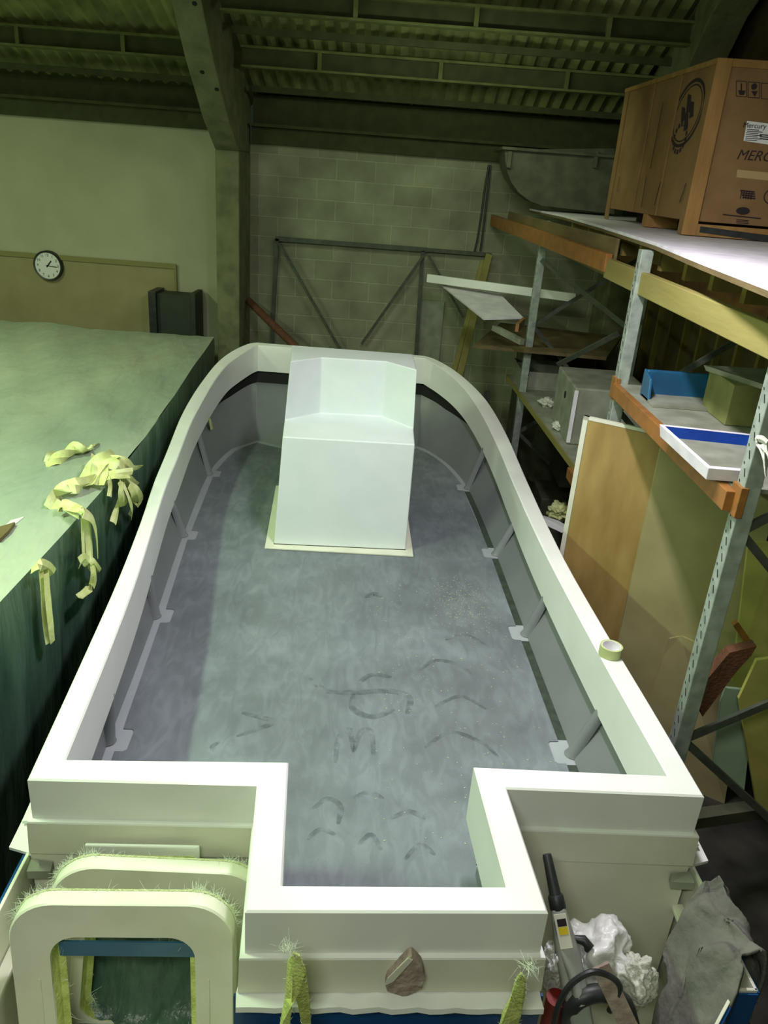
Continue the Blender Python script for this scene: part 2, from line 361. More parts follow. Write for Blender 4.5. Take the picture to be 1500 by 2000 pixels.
Lp = [((-.99, 5.505), (-.975, 5.449), (-.946, 5.13)), ((-1.08, 5.457), (-1.035, 5.37), (-1.0, 5.05)), ((-1.207, 5.275), (-1.14, 5.16), (-1.08, 4.95)), ((-1.30, 5.03), (-1.21, 4.97), (-1.15, 4.83)),
      ((-1.36, 4.70), (-1.268, 4.62), (-1.205, 4.60)), ((-1.40, 4.35), (-1.30, 4.25), (-1.245, 4.3)), ((-1.418, 3.95), (-1.316, 3.85), (-1.255, 3.9)), ((-1.405, 3.5), (-1.305, 3.4), (-1.245, 3.45)),
      ((-1.365, 2.8), (-1.268, 2.7), (-1.225, 2.75)), ((-1.295, 2.1), (-1.205, 2.0), (-1.19, 2.05)), ((-1.24, 1.4), (-1.146, 1.35), (-1.165, 1.38)), ((-1.205, .75), (-1.108, .75), (-1.15, .75)), ((-1.17, 0), (-1.076, .103), (-1.12, .10))]
def sm(lst):
    a = catmull([p[0]+p[1]+p[2] for p in lst], 4); return [((q[0], q[1]), (q[2], q[3]), (q[4], q[5])) for q in a]
RS = sm(Rp); LS = sm(Lp); LS = [p for p in LS]
ring = RS+[((-.18, 5.47), (-.17, 5.42), (-.16, 4.72))]+LS
well = [((-.405, 0), (-.305, .121), (-.35, .08)), ((-.385, -.5), (-.286, -.407), (-.34, -.45)), ((.495, -.488), (.386, -.398), (.44, -.44)), ((.466, .015), (.363, .121), (.42, .08))]
ring += well
NR = len(ring); nS = len(RS); nL = len(LS)
DZ = 1.056
boat = thing('boat_deck_moulding', bw(0, 2.3, 1.0), 'long white boat deck moulding with grey non-slip floor and square motor well', 'boat', BA)
def lerp(a, b, t): return (a[0]*(1-t)+b[0]*t, a[1]*(1-t)+b[1]*t)
def cl(mb, rings, m=0):
    # rings: list of closed rings of world points -> quads between neighbours
    n = len(rings[0]); mb.cur = m; vs = [v for r in rings for v in r]; fs = []
    for i in range(len(rings)-1):
        for k in range(n): fs.append([i*n+k, i*n+(k+1) % n, (i+1)*n+(k+1) % n, (i+1)*n+k])
    mb.add(vs, fs)
O = [p[0] for p in ring]; I = [p[1] for p in ring]; BS = [p[2] for p in ring]
def off(k, d):
    # outward offset of the outer edge at station k
    a = Vector(O[k-1]); b = Vector(O[(k+1) % NR]); c = Vector(O[k])
    e1 = (c-a).normalized(); e2 = (b-c).normalized(); n1 = Vector((e1.y, -e1.x)); n2 = Vector((e2.y, -e2.x))
    n = (n1+n2); n = n/max(.5, (1+n1.dot(n2))); q = c+n*d; return (q.x, q.y)
zO = [sheer(p[1]) for p in O]; zI = [sheer(p[1]) for p in I]
mb = MB()
g1 = [bw(*off(k, -.012), zO[k]) for k in range(NR)]
cl(mb, [[bw(*off(k, .016), zO[k]-.180) for k in range(NR)], [bw(*off(k, .014), zO[k]-.174) for k in range(NR)], [bw(*O[k], zO[k]-.171) for k in range(NR)], [bw(*O[k], zO[k]-.006) for k in range(NR)],
        [bw(*off(k, -.006), zO[k]) for k in range(NR)], [bw(*lerp(I[k], O[k], .06), zI[k]) for k in range(NR)], [bw(*I[k], zI[k]-.006) for k in range(NR)],
        [bw(*I[k], zI[k]-.25) for k in range(NR)], [bw(*lerp(O[k], I[k], .38), zI[k]-.245) for k in range(NR)], [bw(*lerp(O[k], I[k], .38), zI[k]-.05) for k in range(NR)]])
mb.build('gunwale', GEL, boat, smooth=True, recalc=False)
# outer skirt below the bright step
mb = MB(); zf = [min(1.24, zO[k]-.2) if O[k][1] > .05 else 1.24 for k in range(NR)]
mb.add([], [])
zs = [1.24 if ring[k][0][1] > -.1 else 1.24 for k in range(NR)]
cl(mb, [[bw(*off(k, .0), zO[k]-.176) for k in range(NR)], [bw(*off(k, .0155), zO[k]-.180) for k in range(NR)], [bw(*off(k, .020), 1.25) for k in range(NR)], [bw(*off(k, .020), 1.236) for k in range(NR)]])
mb.build('outer_skirt', GELI, boat, smooth=True, recalc=False)
# the two transom faces carry on down inside the pods, as do the well sides
for nm, a, b, z0 in (('transom_panel', (.50, -.003), (1.19, -.008), .55), ('transom_panel', (-1.19, -.008), (-.425, -.003), .55)):
    MB().slab([bw(a[0], a[1], z0), bw(b[0], b[1], z0), bw(b[0], b[1], 1.25), bw(a[0], a[1], 1.25)], (BV.x*.02, BV.y*.02, 0)).build(nm, GELI, boat)
for a, b in (((-.405, -.03), (-.39, -.49)), ((.49, -.03), (.515, -.48))):
    sx = .02 if a[0] < 0 else -.02
    MB().slab([bw(*a, .6), bw(*b, .6), bw(*b, 1.25), bw(*a, 1.25)], (BU.x*sx, BU.y*sx, 0)).build('well_side', GELI, boat)
# flange: along the sides and bow, and behind the well
def flange(ks, w, z=1.24):
    m_ = MB(); a = [bw(*off(k, -.01), z) for k in ks]; b = [bw(*off(k, w), z-.01) for k in ks]
    c = [p-Vector((0, 0, .014)) for p in b]; d = [p-Vector((0, 0, .014)) for p in a]
    m_.loft([[a[i], b[i], c[i], d[i]] for i in range(len(ks))]); return m_
fl = flange(range(1, nS+1+nL-1), .095)
fl.build('side_flange', GEL, boat)
for u, sg in ((1.175, 1), (-1.17, -1)):   # flange ends projecting at both transom corners
    MB().slab([bw(u, .0, 1.205), bw(u+sg*.115, .04, 1.20), bw(u+sg*.105, .50, 1.23), bw(u, .50, 1.24)], (0, 0, -.012)).build('flange_end', GEL, boat)
mb = MB(); pts = []
for i in range(25):
    f = i/24; u = -.405+f*(.515+.405); w = .002*math.sin(i*1.9)+.0015*math.sin(i*4.1)
    pts.append([bw(u, -.485, 1.236), bw(u-.004, -.52, 1.232+w), bw(u, -.558, 1.226+w*2), bw(u, -.561, 1.207+w*2), bw(u, -.485, 1.215)])
mb.loft(pts); mb.build('well_flange', GEL, boat, smooth=True)
# inner side walls
mb = MB(); ks = list(range(0, nS+1+nL))
rec = [.0 if k >= nS+1+nL else .17*min(1, max(0, (I[k][1]-3.9)/1.2)) for k in range(NR)]
WT = [bw(*lerp(O[k], I[k], .42), zI[k]-.2-rec[k]) for k in range(NR)]
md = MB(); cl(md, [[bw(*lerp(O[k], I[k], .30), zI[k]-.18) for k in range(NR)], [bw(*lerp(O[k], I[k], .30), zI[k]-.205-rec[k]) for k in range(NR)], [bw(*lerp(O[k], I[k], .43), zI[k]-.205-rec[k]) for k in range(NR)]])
md.build('lip_recess_shade', DARKM, boat, recalc=False)  # recess under the lip, its shade painted in with dark material
WM = []
for k in range(NR):
    a = Vector(lerp(O[k], I[k], .42)); b = Vector(BS[k]); q = a.lerp(b, .35)
    WM.append(bw(q.x, q.y, zI[k]-.2+(DZ-(zI[k]-.2))*.45))
WB = [bw(*BS[k], DZ) for k in range(NR)]
cl(mb, [WT, WM, WB]); mb.build('inner_side_wall', GREY, boat, smooth=True, recalc=False)
# deck sole and raised non-slip panel with notches round each pilaster
mb = MB(); mb.add([bw(*BS[k], DZ) for k in range(NR)], [list(range(NR))]); mb.build('deck_sole', STRIP, boat, recalc=False)
def uR(v): return float(np.interp(v, [p[2][1] for p in Rp], [p[2][0] for p in Rp]))
def uL(v): return float(np.interp(v, [p[2][1] for p in Lp][::-1], [p[2][0] for p in Lp][::-1]))
PR = [.80, 1.84, 2.90, 4.16]; PL = [.80, 1.88, 2.97, 4.19]
poly = [(.45, -.44), (.43, .13), (.935, .15)]
def notch(v0, u, sgn, up):
    d = .052; r = [(u, v0-.085), (u-sgn*d*.7, v0-.083), (u-sgn*d, v0-.07), (u-sgn*d, v0+.055), (u-sgn*d*.8, v0+.068), (u, v0+.07)]
    return r if up else r[::-1]
for v0 in PR: poly += notch(v0, uR(v0)-.045, 1, True)
for v in (4.45, 4.7, 4.9, 5.06): poly.append((uR(v)-.04, v-.03))
poly += [(.60, 5.13), (.25, 4.86), (-.16, 4.66), (-.55, 4.84), (-.94, 5.05)]
for v in (4.95, 4.8, 4.6, 4.42): poly.append((uL(v)+.05, v-.03))
for v0 in PL[::-1]: poly += notch(v0, uL(v0)+.045, -1, False)
poly += [(uL(.15)+.045, .15), (-.355, .13), (-.345, -.44)]
mb = MB(); n = len(poly)
mb.add([bw(a, b, DZ+.005) for a, b in poly]+[bw(a, b, DZ-.001) for a, b in poly], [list(range(n))]+[[i, (i+1) % n, n+(i+1) % n, n+i] for i in range(n)])
tag(mb.build('non_slip_panel', DECK, boat, recalc=True), 'grey textured floor panel with dusty scuff marks')
# dark strips painting in the shade along the right edge between the tabs
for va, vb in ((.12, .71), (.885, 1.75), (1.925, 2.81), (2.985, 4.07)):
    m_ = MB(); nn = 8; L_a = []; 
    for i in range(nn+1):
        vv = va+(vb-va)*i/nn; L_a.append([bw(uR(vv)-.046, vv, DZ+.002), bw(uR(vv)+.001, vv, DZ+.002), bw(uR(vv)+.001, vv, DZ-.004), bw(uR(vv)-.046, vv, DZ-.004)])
    m_.loft(L_a); tag(m_.build('edge_shade_strip', SHADEM, boat), 'dark green painted shade along the right deck edge')
mk = MB()
def mark(pxs, w):
    w *= 1.35; P_ = catmull([tuple(Z(x_, y_, DZ+.0056)) for x_, y_ in pxs], 6); P_ = [Vector(p) for p in P_]; L_a = []
    for i, p in enumerate(P_):
        d_ = (P_[min(i+1, len(P_)-1)]-P_[max(i-1, 0)]).normalized(); n_ = Vector((-d_.y, d_.x, 0)); f_ = i/(len(P_)-1)
        ww = w*(.35+.65*math.sin(math.pi*min(1, max(0, f_)))**.5)*(1+.3*noise.noise(p*14)); L_a.append([p-n_*ww, p+n_*ww])
    M_ = MB(); M_.loft(L_a, closed=False, cap=False); M_.build('wiped_dust_mark', MARK, boat, recalc=False)
for pxs, w in (([(605, 1325), (640, 1350), (700, 1352), (760, 1350), (800, 1362), (795, 1395)], .016), ([(690, 1355), (690, 1385), (730, 1400), (770, 1385)], .014), ([(700, 1335), (725, 1318), (765, 1322)], .014),
    ([(472, 1392), (505, 1400), (535, 1410), (500, 1425), (462, 1438)], .012), ([(430, 1448), (415, 1460), (440, 1475)], .010), ([(655, 1490), (662, 1440), (682, 1425), (690, 1470)], .011), ([(690, 1470), (705, 1430), (725, 1430), (730, 1480)], .011),
    ([(610, 1580), (640, 1560), (665, 1575), (660, 1610)], .010), ([(600, 1640), (625, 1620), (655, 1630)], .010), ([(690, 1560), (720, 1548), (750, 1560)], .010), ([(760, 1600), (800, 1585), (830, 1600)], .010), ([(700, 1650), (725, 1630), (745, 1660)], .009), ([(790, 1680), (820, 1650), (850, 1670)], .009), ([(715, 1168), (730, 1160), (745, 1166)], .02),
    ([(820, 1310), (850, 1290), (900, 1300), (930, 1330)], .010), ([(850, 1380), (900, 1360), (950, 1385)], .010), ([(830, 1460), (880, 1430), (940, 1450), (975, 1480)], .010), ([(870, 1250), (910, 1240), (950, 1260)], .009)): mark(pxs, w)
# pilasters
def pilaster(u, v0, side):
    k = min(range(NR), key=lambda j: (BS[j][0]-u)**2+(BS[j][1]-v0)**2)
    top = lerp(O[k], I[k], .74); zt = zI[k]-.235; zb = DZ
    rings = []
    for f, r in ((0, .042), (.05, .037), (.5, .035), (1, .032)):
        cu = u+(top[0]-u)*f; z = zb+.004+(zt-zb)*f
        rings.append([bw(cu-side*(r*1.15*math.sin(t))+side*.012, v0-.015+r*math.cos(t), z) for t in [math.pi*j/10 for j in range(11)]])
    m_ = MB(); m_.loft(rings, closed=False, cap=False); m_.add([rings[0][i] for i in range(11)], [list(range(11))]); m_.build('pilaster', GREY, boat, smooth=True)
for v0 in PR: pilaster(uR(v0), v0, 1)
for v0 in PL: pilaster(uL(v0), v0, -1)

# ------------------------------------------------------------------ CONSOLE
con = thing('helm_console', bw(-.13, 3.3, DZ+.005), 'white stepped console box with recessed seat back standing on the boat deck', 'console', BA)
zb = DZ+.018; z1 = 1.861; z2 = 2.285
A = [(-.587, 2.85), (.335, 2.85), (.365, 3.85), (-.62, 3.85)]
T1 = [(-.541, 2.85), (.334, 2.85)]
sb = [(-.555, 3.22), (-.322, 3.44), (.14, 3.44), (.350, 3.18)]
st = [(-.520, 3.19), (-.318, 3.37), (.135, 3.37), (.335, 3.16)]
tb = [(-.548, 3.72), (.345, 3.66)]
v = [bw(*A[0], zb), bw(*A[1], zb), bw(*A[2], zb), bw(*A[3], zb), bw(*T1[0], z1), bw(*T1[1], z1-.004)]
v += [bw(*p, z1+.0) for p in sb]+[bw(*p, z2) for p in st]+[bw(*p, z2) for p in tb]
f = [[0, 1, 5, 4], [4, 5, 9, 8, 7, 6], [6, 7, 11, 10], [7, 8, 12, 11], [8, 9, 13, 12], [10, 11, 12, 13, 15, 14], [3, 14, 15, 2], [0, 4, 6, 10, 14, 3], [1, 2, 15, 13, 9, 5], [0, 3, 2, 1]]
mb = MB(); mb.add(v, f); mb.build('console_shell', CONS, con, bevel=.008, seg=3)
fp = [(-.645, 2.79), (.385, 2.765), (.40, 3.93), (-.665, 3.95)]
mb = MB()
for i in range(4):
    a = fp[i]; b = fp[(i+1) % 4]; c = A[i]; d = A[(i+1) % 4]
    mb.slab([bw(*a, DZ+.006), bw(*b, DZ+.006), bw(*d, DZ+.006), bw(*c, DZ+.006)], (0, 0, .012))
mb.build('base_flange', GELI, con, bevel=.003)

# ------------------------------------------------------------------ HULL MOULDING with aft pods
hull = thing('hull_moulding', bw(0, 2.3, .4), 'blue hull moulding under the deck, with cream lined open pods each side of the motor well', 'hull', BA)
mb = MB(); rows = []
for k in range(0, nS+1+nL):
    q = Vector(off(k, -.02)); c = Vector((-.1, 2.4)); rows.append([bw(q.x, q.y, 1.22), bw(*q.lerp(c, .04), .95), bw(*q.lerp(c, .18), .62), bw(*q.lerp(c, .5), .42)])
mb.loft(rows, closed=False, cap=False); mb.build('hull_side', BLUEG, hull, smooth=True, recalc=False)
MB().slab([bw(-.418, -.512, .5), bw(.528, -.504, .5), bw(.528, -.504, 1.208), bw(-.418, -.512, 1.208)], (BV.x*.01, BV.y*.01, 0)).build('transom', BLUEG, hull)
def pod(u0, u1, v1, name='pod'):
    # outer wall and aft wall, cream inside and blue outside, with rounded cream lip
    s_ = 1 if u1 > u0 else -1
    m_ = MB(); m_.slab([bw(u1, .06, .55), bw(u1+s_*.02, v1, .55), bw(u1+s_*.03, v1, 1.2), bw(u1, .06, 1.2)], tuple(-Vector((BU.x, BU.y, 0))*s_*.012)); m_.build('pod_side_wall', GELI, hull, bevel=.003)
    m_ = MB(); m_.slab([bw(u1+s_*.003, .06, .5), bw(u1+s_*.023, v1-.012, .5), bw(u1+s_*.033, v1-.012, 1.185), bw(u1+s_*.003, .06, 1.185)], tuple(Vector((BU.x, BU.y, 0))*s_*.012)); m_.build('pod_side_skin', BLUEG, hull)
    m_ = MB(); m_.slab([bw(u0, v1, .55), bw(u1+s_*.02, v1, .55), bw(u1+s_*.03, v1, 1.2), bw(u0, v1, 1.2)], (BV.x*.012, BV.y*.012, 0)); m_.build('pod_aft_wall', GELI, hull, bevel=.003)
    m_ = MB(); m_.slab([bw(u0, v1-.004, .5), bw(u1+s_*.035, v1-.004, .5), bw(u1+s_*.035, v1-.004, 1.185), bw(u0, v1-.004, 1.185)], (-BV.x*.012, -BV.y*.012, 0)); m_.build('pod_aft_skin', BLUEG, hull)
    m_ = MB(); m_.slab([bw(u0, v1, .6), bw(u1, v1, .6), bw(u1, .0, .6), bw(u0, .0, .6)], (0, 0, -.02)); m_.build('pod_floor', GELI, hull)
    m_ = MB(); m_.slab([bw(u1-s_*.05, .0, 1.02), bw(u1-s_*.012, .0, 1.02), bw(u1+s_*.01, v1+.01, 1.02), bw(u1-s_*.04, v1+.01, 1.02)], (0, 0, -.02)); m_.build('inner_ledge', GELI, hull, bevel=.004)
pod(-.42, -1.215, -.85); 
e1 = bl(Z(1481, 1935, 1.2)); e2 = bl(Z(1439, 1934, 1.2)); e3 = bl(Z(1404, 2000, 1.2)); dd_ = Vector((e3[0]-e2[0], e3[1]-e2[1])).normalized()
e4 = Vector((e2[0], e2[1]))+dd_*.32
def wall(a, b, cr, nm):
    a = Vector(a[:2]); b = Vector(b[:2]); d_ = (b-a).normalized(); n_ = Vector((-d_.y, d_.x))*cr
    MB().slab([bw(a.x, a.y, .55), bw(b.x, b.y, .55), bw(b.x, b.y, 1.2), bw(a.x, a.y, 1.2)], tuple(bw(n_.x*.010, n_.y*.010, 0)-bw(0, 0, 0))).build('pod_'+nm+'_wall', GELI, hull, bevel=.002)
    MB().slab([bw(a.x, a.y, .5), bw(b.x, b.y, .5), bw(b.x, b.y, 1.19), bw(a.x, a.y, 1.19)], tuple(bw(-n_.x*.008, -n_.y*.008, 0)-bw(0, 0, 0))).build('pod_'+nm+'_skin', BLUEG, hull)
wall((1.225, .06), e1, -1, 'side'); wall(e1, e2, -1, 'return'); wall(e2, e4, -1, 'aft')
MB().slab([bw(.52, .0, .6), bw(1.225, .0, .6), bw(1.22, -.47, .6), bw(e4.x, e4.y, .6), bw(.52, -.8, .6)], (0, 0, -.02)).build('pod_floor', GELI, hull)
MB().slab([bw(1.17, .0, 1.02), bw(1.215, .0, 1.02), bw(1.22, -.44, 1.02), bw(1.16, -.44, 1.02)], (0, 0, -.02)).build('inner_ledge', GELI, hull, bevel=.004)
MB().slab([bw(-1.23, -.40, 1.0), bw(-1.205, -.40, 1.0), bw(-1.205, -.62, 1.0), bw(-1.23, -.62, 1.0)], (0, 0, .18)).build('blue_edge_strip', BLUEG, hull)
for u, s_ in ((1.2, 1), (-1.19, -1)):   # dark tabs where pod meets transom
    MB().slab([bw(u-s_*.075, -.012, 1.19), bw(u, -.012, 1.20), bw(u, -.055, 1.19), bw(u-s_*.07, -.03, 1.165)], (0, 0, -.035)).build('corner_tab', GREYM, hull)
# cradle under hull
for v0 in (.5, 2.4, 4.2):
    t = thing('timber_cradle', bw(-.1, v0, 0), 'timber cradle under the boat hull, hidden in shadow', 'cradle', BA, 'timber cradles under the hull')
    MB().slab([bw(-.8, v0, .30), bw(.65, v0, .30), bw(.65, v0+.1, .30), bw(-.8, v0+.1, .30)], (0, 0, .11)).build('cross_bearer', TIMB2, t)
    for u in (-.7, .5): MB().slab([bw(u, v0, 0), bw(u+.1, v0, 0), bw(u+.1, v0+.1, 0), bw(u, v0+.1, 0)], (0, 0, .30)).build('leg', TIMB2, t)

# ------------------------------------------------------------------ hairs helper
def hairs(mb, base, n, length, spread, r=.0006, droop=0.0):
    for _ in range(n):
        b = Vector(random.choice(base)) if isinstance(base, list) else base()
        d = Vector((random.gauss(0, spread), random.gauss(0, spread), random.gauss(.3, spread))).normalized()*length*random.uniform(.4, 1.2)
        e = Vector((random.gauss(0, .3), random.gauss(0, .3), -droop))*length*.5
        mb.tube([b, b+d*.5+e*.3, b+d+e], [r, r, r*.5], 3, cap=False)

# opening with a raised cream liner in the left transom face
to = thing('transom_opening', bw(-.79, -.02, 1.15), 'rectangular hole with ragged white fibres in the left transom face behind the hatch frames', 'opening', BA)
MB().slab([bw(-.985, -.052, 1.20), bw(-.595, -.052, 1.20), bw(-.595, -.052, 1.315), bw(-.985, -.052, 1.315)], (BV.x*.012, BV.y*.012, 0)).build('raised_surround', GEL, to, bevel=.006)
MB().slab([bw(-.97, -.056, 1.05), bw(-.612, -.056, 1.05), bw(-.612, -.056, 1.272), bw(-.97, -.056, 1.272)], (BV.x*.006, BV.y*.006, 0)).build('raw_edge', RAW, to)
pts = [(-.965, 1.215), (-.955, 1.245), (-.925, 1.255), (-.90, 1.235), (-.88, 1.25), (-.84, 1.262), (-.78, 1.252), (-.72, 1.255), (-.68, 1.248), (-.64, 1.252), (-.622, 1.24), (-.622, 1.05), (-.965, 1.05)]
MB().slab([bw(a, -.062, b) for a, b in pts], (BV.x*.006, BV.y*.006, 0)).build('dark_hole', DARKM, to)
mb = MB(); hairs(mb, lambda: bw(random.uniform(-.99, -.61), -.066, random.uniform(1.235, 1.262)), 190, .05, .7, .0005, .5); mb.build('fibre_fringe', FIBRE, to)['kind'] = 'stuff'

# ------------------------------------------------------------------ HATCH FRAMES leaning in the left pod
def rrect(w, h, r, n=8):
    out = []
    for cx, cy, a0 in ((w/2-r, h-r, 0), (-w/2+r, h-r, 90), (-w/2+r, r, 180), (w/2-r, r, 270)):
        for i in range(n+1):
            a = R(a0+90*i/n); out.append((cx+r*math.cos(a), cy+r*math.sin(a)))
    return out
def hatch(u, v, z, yaw, roll, label, w=.70, h=.78):
    t = thing('hatch_frame', bw(u, v, z), label, 'frame', BA+yaw, 'hatch frames in the left pod')
    ex = Vector((math.cos(BA+yaw), math.sin(BA+yaw), 0)); ey = Vector((-ex.y, ex.x, 0)); ez = Vector((0, 0, 1))
    ex2 = ex*math.cos(roll)+ez*math.sin(roll); ez2 = ez*math.cos(roll)-ex*math.sin(roll); ez2 = (ez2+ey*.10).normalized()
    ey2 = ez2.cross(ex2)
    o = bw(u, v, z)
    def P(a, b, c): return o+ex2*a+ez2*b+ey2*c
    outer = rrect(w, h, .14); inner = [(a*.93, .02+b*.955) for a, b in rrect(w, h, .12)]
    hole = [(a, b+.10) for a, b in rrect(.455, h-.23, .085)]; hole2 = [(a, b+.12) for a, b in rrect(.40, h-.27, .06)]
    m_ = MB(); n = len(outer)
    rings = [[P(a, b, .055) for a, b in outer], [P(a, b, .006) for a, b in outer], [P(a*.988, .004+b*.989, 0) for a, b in outer], [P(a, b, 0) for a, b in hole], [P(a, b, .012) for a, b in hole]]
    m_.loft(rings, closed=True, cap=False); m_.build('frame_shell', GELI, t, smooth=True)
    m_ = MB(); m_.loft([[P(a, b, .012) for a, b in hole], [P(a*.97, b, .05) for a, b in hole], [P(a, b, .058) for a, b in hole2]], closed=True, cap=False); m_.build('raw_opening_edge', RAW, t, smooth=True)
    m_ = MB(); m_.loft([[P(a*1.002, b, .056) for a, b in outer], [P(a*1.008, b*1.006, .060) for a, b in outer], [P(a*.97, b*.985, .068) for a, b in outer]], closed=True, cap=False); m_.build('raw_outer_edge', RAW2, t, smooth=True)
    for (a, b) in ((-.265, .3), (.27, .3)): MB().tube([P(a, b-.22, -.001), P(a, b+.18, -.001)], .003, 6).build('moulded_bead', GELI, t)
    m_ = MB(); tops = [P(a, b, .062) for a, b in outer if b > h*.5]
    def onedge():
        i = random.randrange(len(tops)-1); return tops[i].lerp(tops[i+1], random.random())
    hairs(m_, onedge, 520, .032, .7, .0005, .2)
    holes = [P(a, b, .056) for a, b in hole2]
    def onhole():
        i = random.randrange(len(holes)-1); return holes[i].lerp(holes[i+1], random.random())
    hairs(m_, onhole, 520, .036, .8, .0005, .3)
    m_.build('fibre_fringe', FIBRE, t)['kind'] = 'stuff'
    return t
hatch(-.785, -.40, .58, 0.0, R(.5), 'front cream hatch frame with rounded opening, fibre fringed, nearest the camera')
hatch(-.79, -.225, .530, R(4), R(-6.5), 'cream hatch frame tucked behind the front hatch frame')
# things seen through the openings: a blue lid and crumpled sheet on the pod floor
tz = Bv(255, 1850, -.30).z
tag(MB().slab([bw(-1.0, -.31, tz-.03), bw(-.56, -.31, tz-.03), bw(-.56, -.31, tz+.035), bw(-1.0, -.31, tz+.035)], (0, .006, 0)).build('turquoise_strip', BLUEP), 'turquoise strip seen through the front hatch frame opening', 'strip')
g = []
for i in range(22):
    row = []
    for j in range(18):
        f_ = j/17; v_ = -.44+.33*min(1, f_*1.6); z_ = .63+.50*max(0, (f_-.45)/.55)
        nn = noise.noise(Vector((i*.35, j*.35, 0)))
        row.append(bw(-1.13+.66*i/21, v_-.05*nn*(1 if f_ > .5 else 0), z_+.06*abs(nn)*(1 if f_ <= .5 else .3)))
    g.append(row)
mb = MB(); mb.loft(g, closed=False, cap=False); tag(mb.build('crumpled_sheet', POLYS, smooth=True), 'dark green crumpled polythene in the left pod behind the hatch frames', 'sheet')

# ------------------------------------------------------------------ right pod contents
# power tool standing on its end
def frame_of(p0, p1, side=(0, -1, 0)):
    d = (p1-p0).normalized(); a = d.cross(Vector(side)).normalized(); return d, a, a.cross(d)
def rsec(c, a, b, w, h, r=.3, n=16):
    out = []
    for i in range(n):
        t = 2*math.pi*i/n; x = math.copysign(abs(math.cos(t))**.5, math.cos(t)); y = math.copysign(abs(math.sin(t))**.5, math.sin(t)); out.append(c+a*x*w/2+b*y*h/2)
    return out
tp = Bv(1068, 1668, -.10); bt = Bv(1135, 1990, -.42)
tool = thing('power_tool', bt, 'grey and black hand power tool with a yellow label, standing in the right pod', 'tool')
d, a, b = frame_of(bt, tp)
L_ = (tp-bt).length
def TP(f): return bt+d*L_*f
mb = MB(); mb.tube([TP(.74), TP(.76), TP(.985), TP(1)], [.021, .020, .016, .0145], 16); mb.build('dust_nozzle', BLACK, tool, smooth=True)
mb = MB(); mb.tube([TP(.65), TP(.66), TP(.735), TP(.745)], [.026, .028, .027, .024], 16); mb.build('nozzle_collar', BLACK, tool, smooth=True)
mb = MB(); mb.loft([rsec(TP(f_), a, b, w_, h_) for f_, w_, h_ in ((-.25, .07, .06), (0, .075, .065), (.2, .085, .07), (.38, .085, .07), (.5, .07, .065), (.64, .052, .055), (.66, .045, .05))]); mb.build('tool_body', TOOLG, tool, smooth=True)
fr = b if (Vector((0, 0, HC))-TP(.5)).dot(b) > 0 else -b
mb = MB()
def quad_on(f0, f1, s0, s1, h, hh=.002):
    c = [TP(f0)+a*s0, TP(f0)+a*s1, TP(f1)+a*s1, TP(f1)+a*s0]; return [p+fr*h for p in c]
mb.slab(quad_on(.43, .64, -.02, .022, .031), fr*.003); mb.build('pale_side_plate', GELI, tool, bevel=.001)
mb = MB(); mb.slab(quad_on(.565, .61, -.012, .018, .0345), fr*.001); mb.build('black_label', INK, tool)
mb = MB(); mb.slab(quad_on(.515, .56, -.012, .018, .0345), fr*.001); mb.build('yellow_label', YELL, tool)
mb = MB(); q = TP(.42)+a*.055; sgn = 1
rt = a if a.x > 0 else -a
mb.tube([TP(.47)+rt*.03, TP(.45)+rt*.062, TP(.41)+rt*.075, TP(.38)+rt*.062], [.010, .017, .018, .006], 12); mb.build('trigger_knob', BLACK, tool, smooth=True)
mb = MB(); mb.tube([TP(.44)-rt*.02+fr*.02, TP(.3)+rt*.0+fr*.03, TP(.1)+rt*.01+fr*.03], [.012, .016, .02], 10); mb.build('grip_pad', TOOLG, tool, smooth=True)
# hose
mb = MB(); hp = catmull([tuple(Bv(1080, 2010, -.45)), tuple(Bv(1092, 1960, -.44)), tuple(Bv(1120, 1918, -.43)), tuple(Bv(1165, 1898, -.42)), tuple(Bv(1210, 1925, -.42)), tuple(Bv(1190, 1975, -.43))], 8)
mb.tube(hp, .010, 8); tag(mb.build('flexible_hose', BLACK, smooth=True), 'black hose looped over the power tool in the right pod', 'hose')
mb = MB(); mb.tube(catmull([tuple(Bv(1110, 2030, -.40)), tuple(Bv(1118, 1965, -.40)), tuple(Bv(1165, 1940, -.39)), tuple(Bv(1215, 1955, -.39)), tuple(Bv(1235, 2010, -.39))], 6), [.03]*25, 10); tag(mb.build('tool_case', BLACK, smooth=True), 'black moulded case under the power tool in the right pod', 'case')
# red tin
c = Bv(1085, 1960, -.36); mb = MB(); mb.tube([c-Vector((0, 0, .18)), c+Vector((0, 0, .03))], .035, 20); tag(mb.build('red_tin', REDM, smooth=True), 'dark red tin beside the well wall in the right pod', 'tin')
# timber strip
p0 = Bv(1172, 1886, -.40); p1 = Bv(1245, 2040, -.47); mb = MB(); mb.beam(p0, p1, .06, .012, (0, -1, .4)); tag(mb.build('timber_batten', CHIP, bevel=.002), 'brown timber batten lying across the black hose', 'batten')
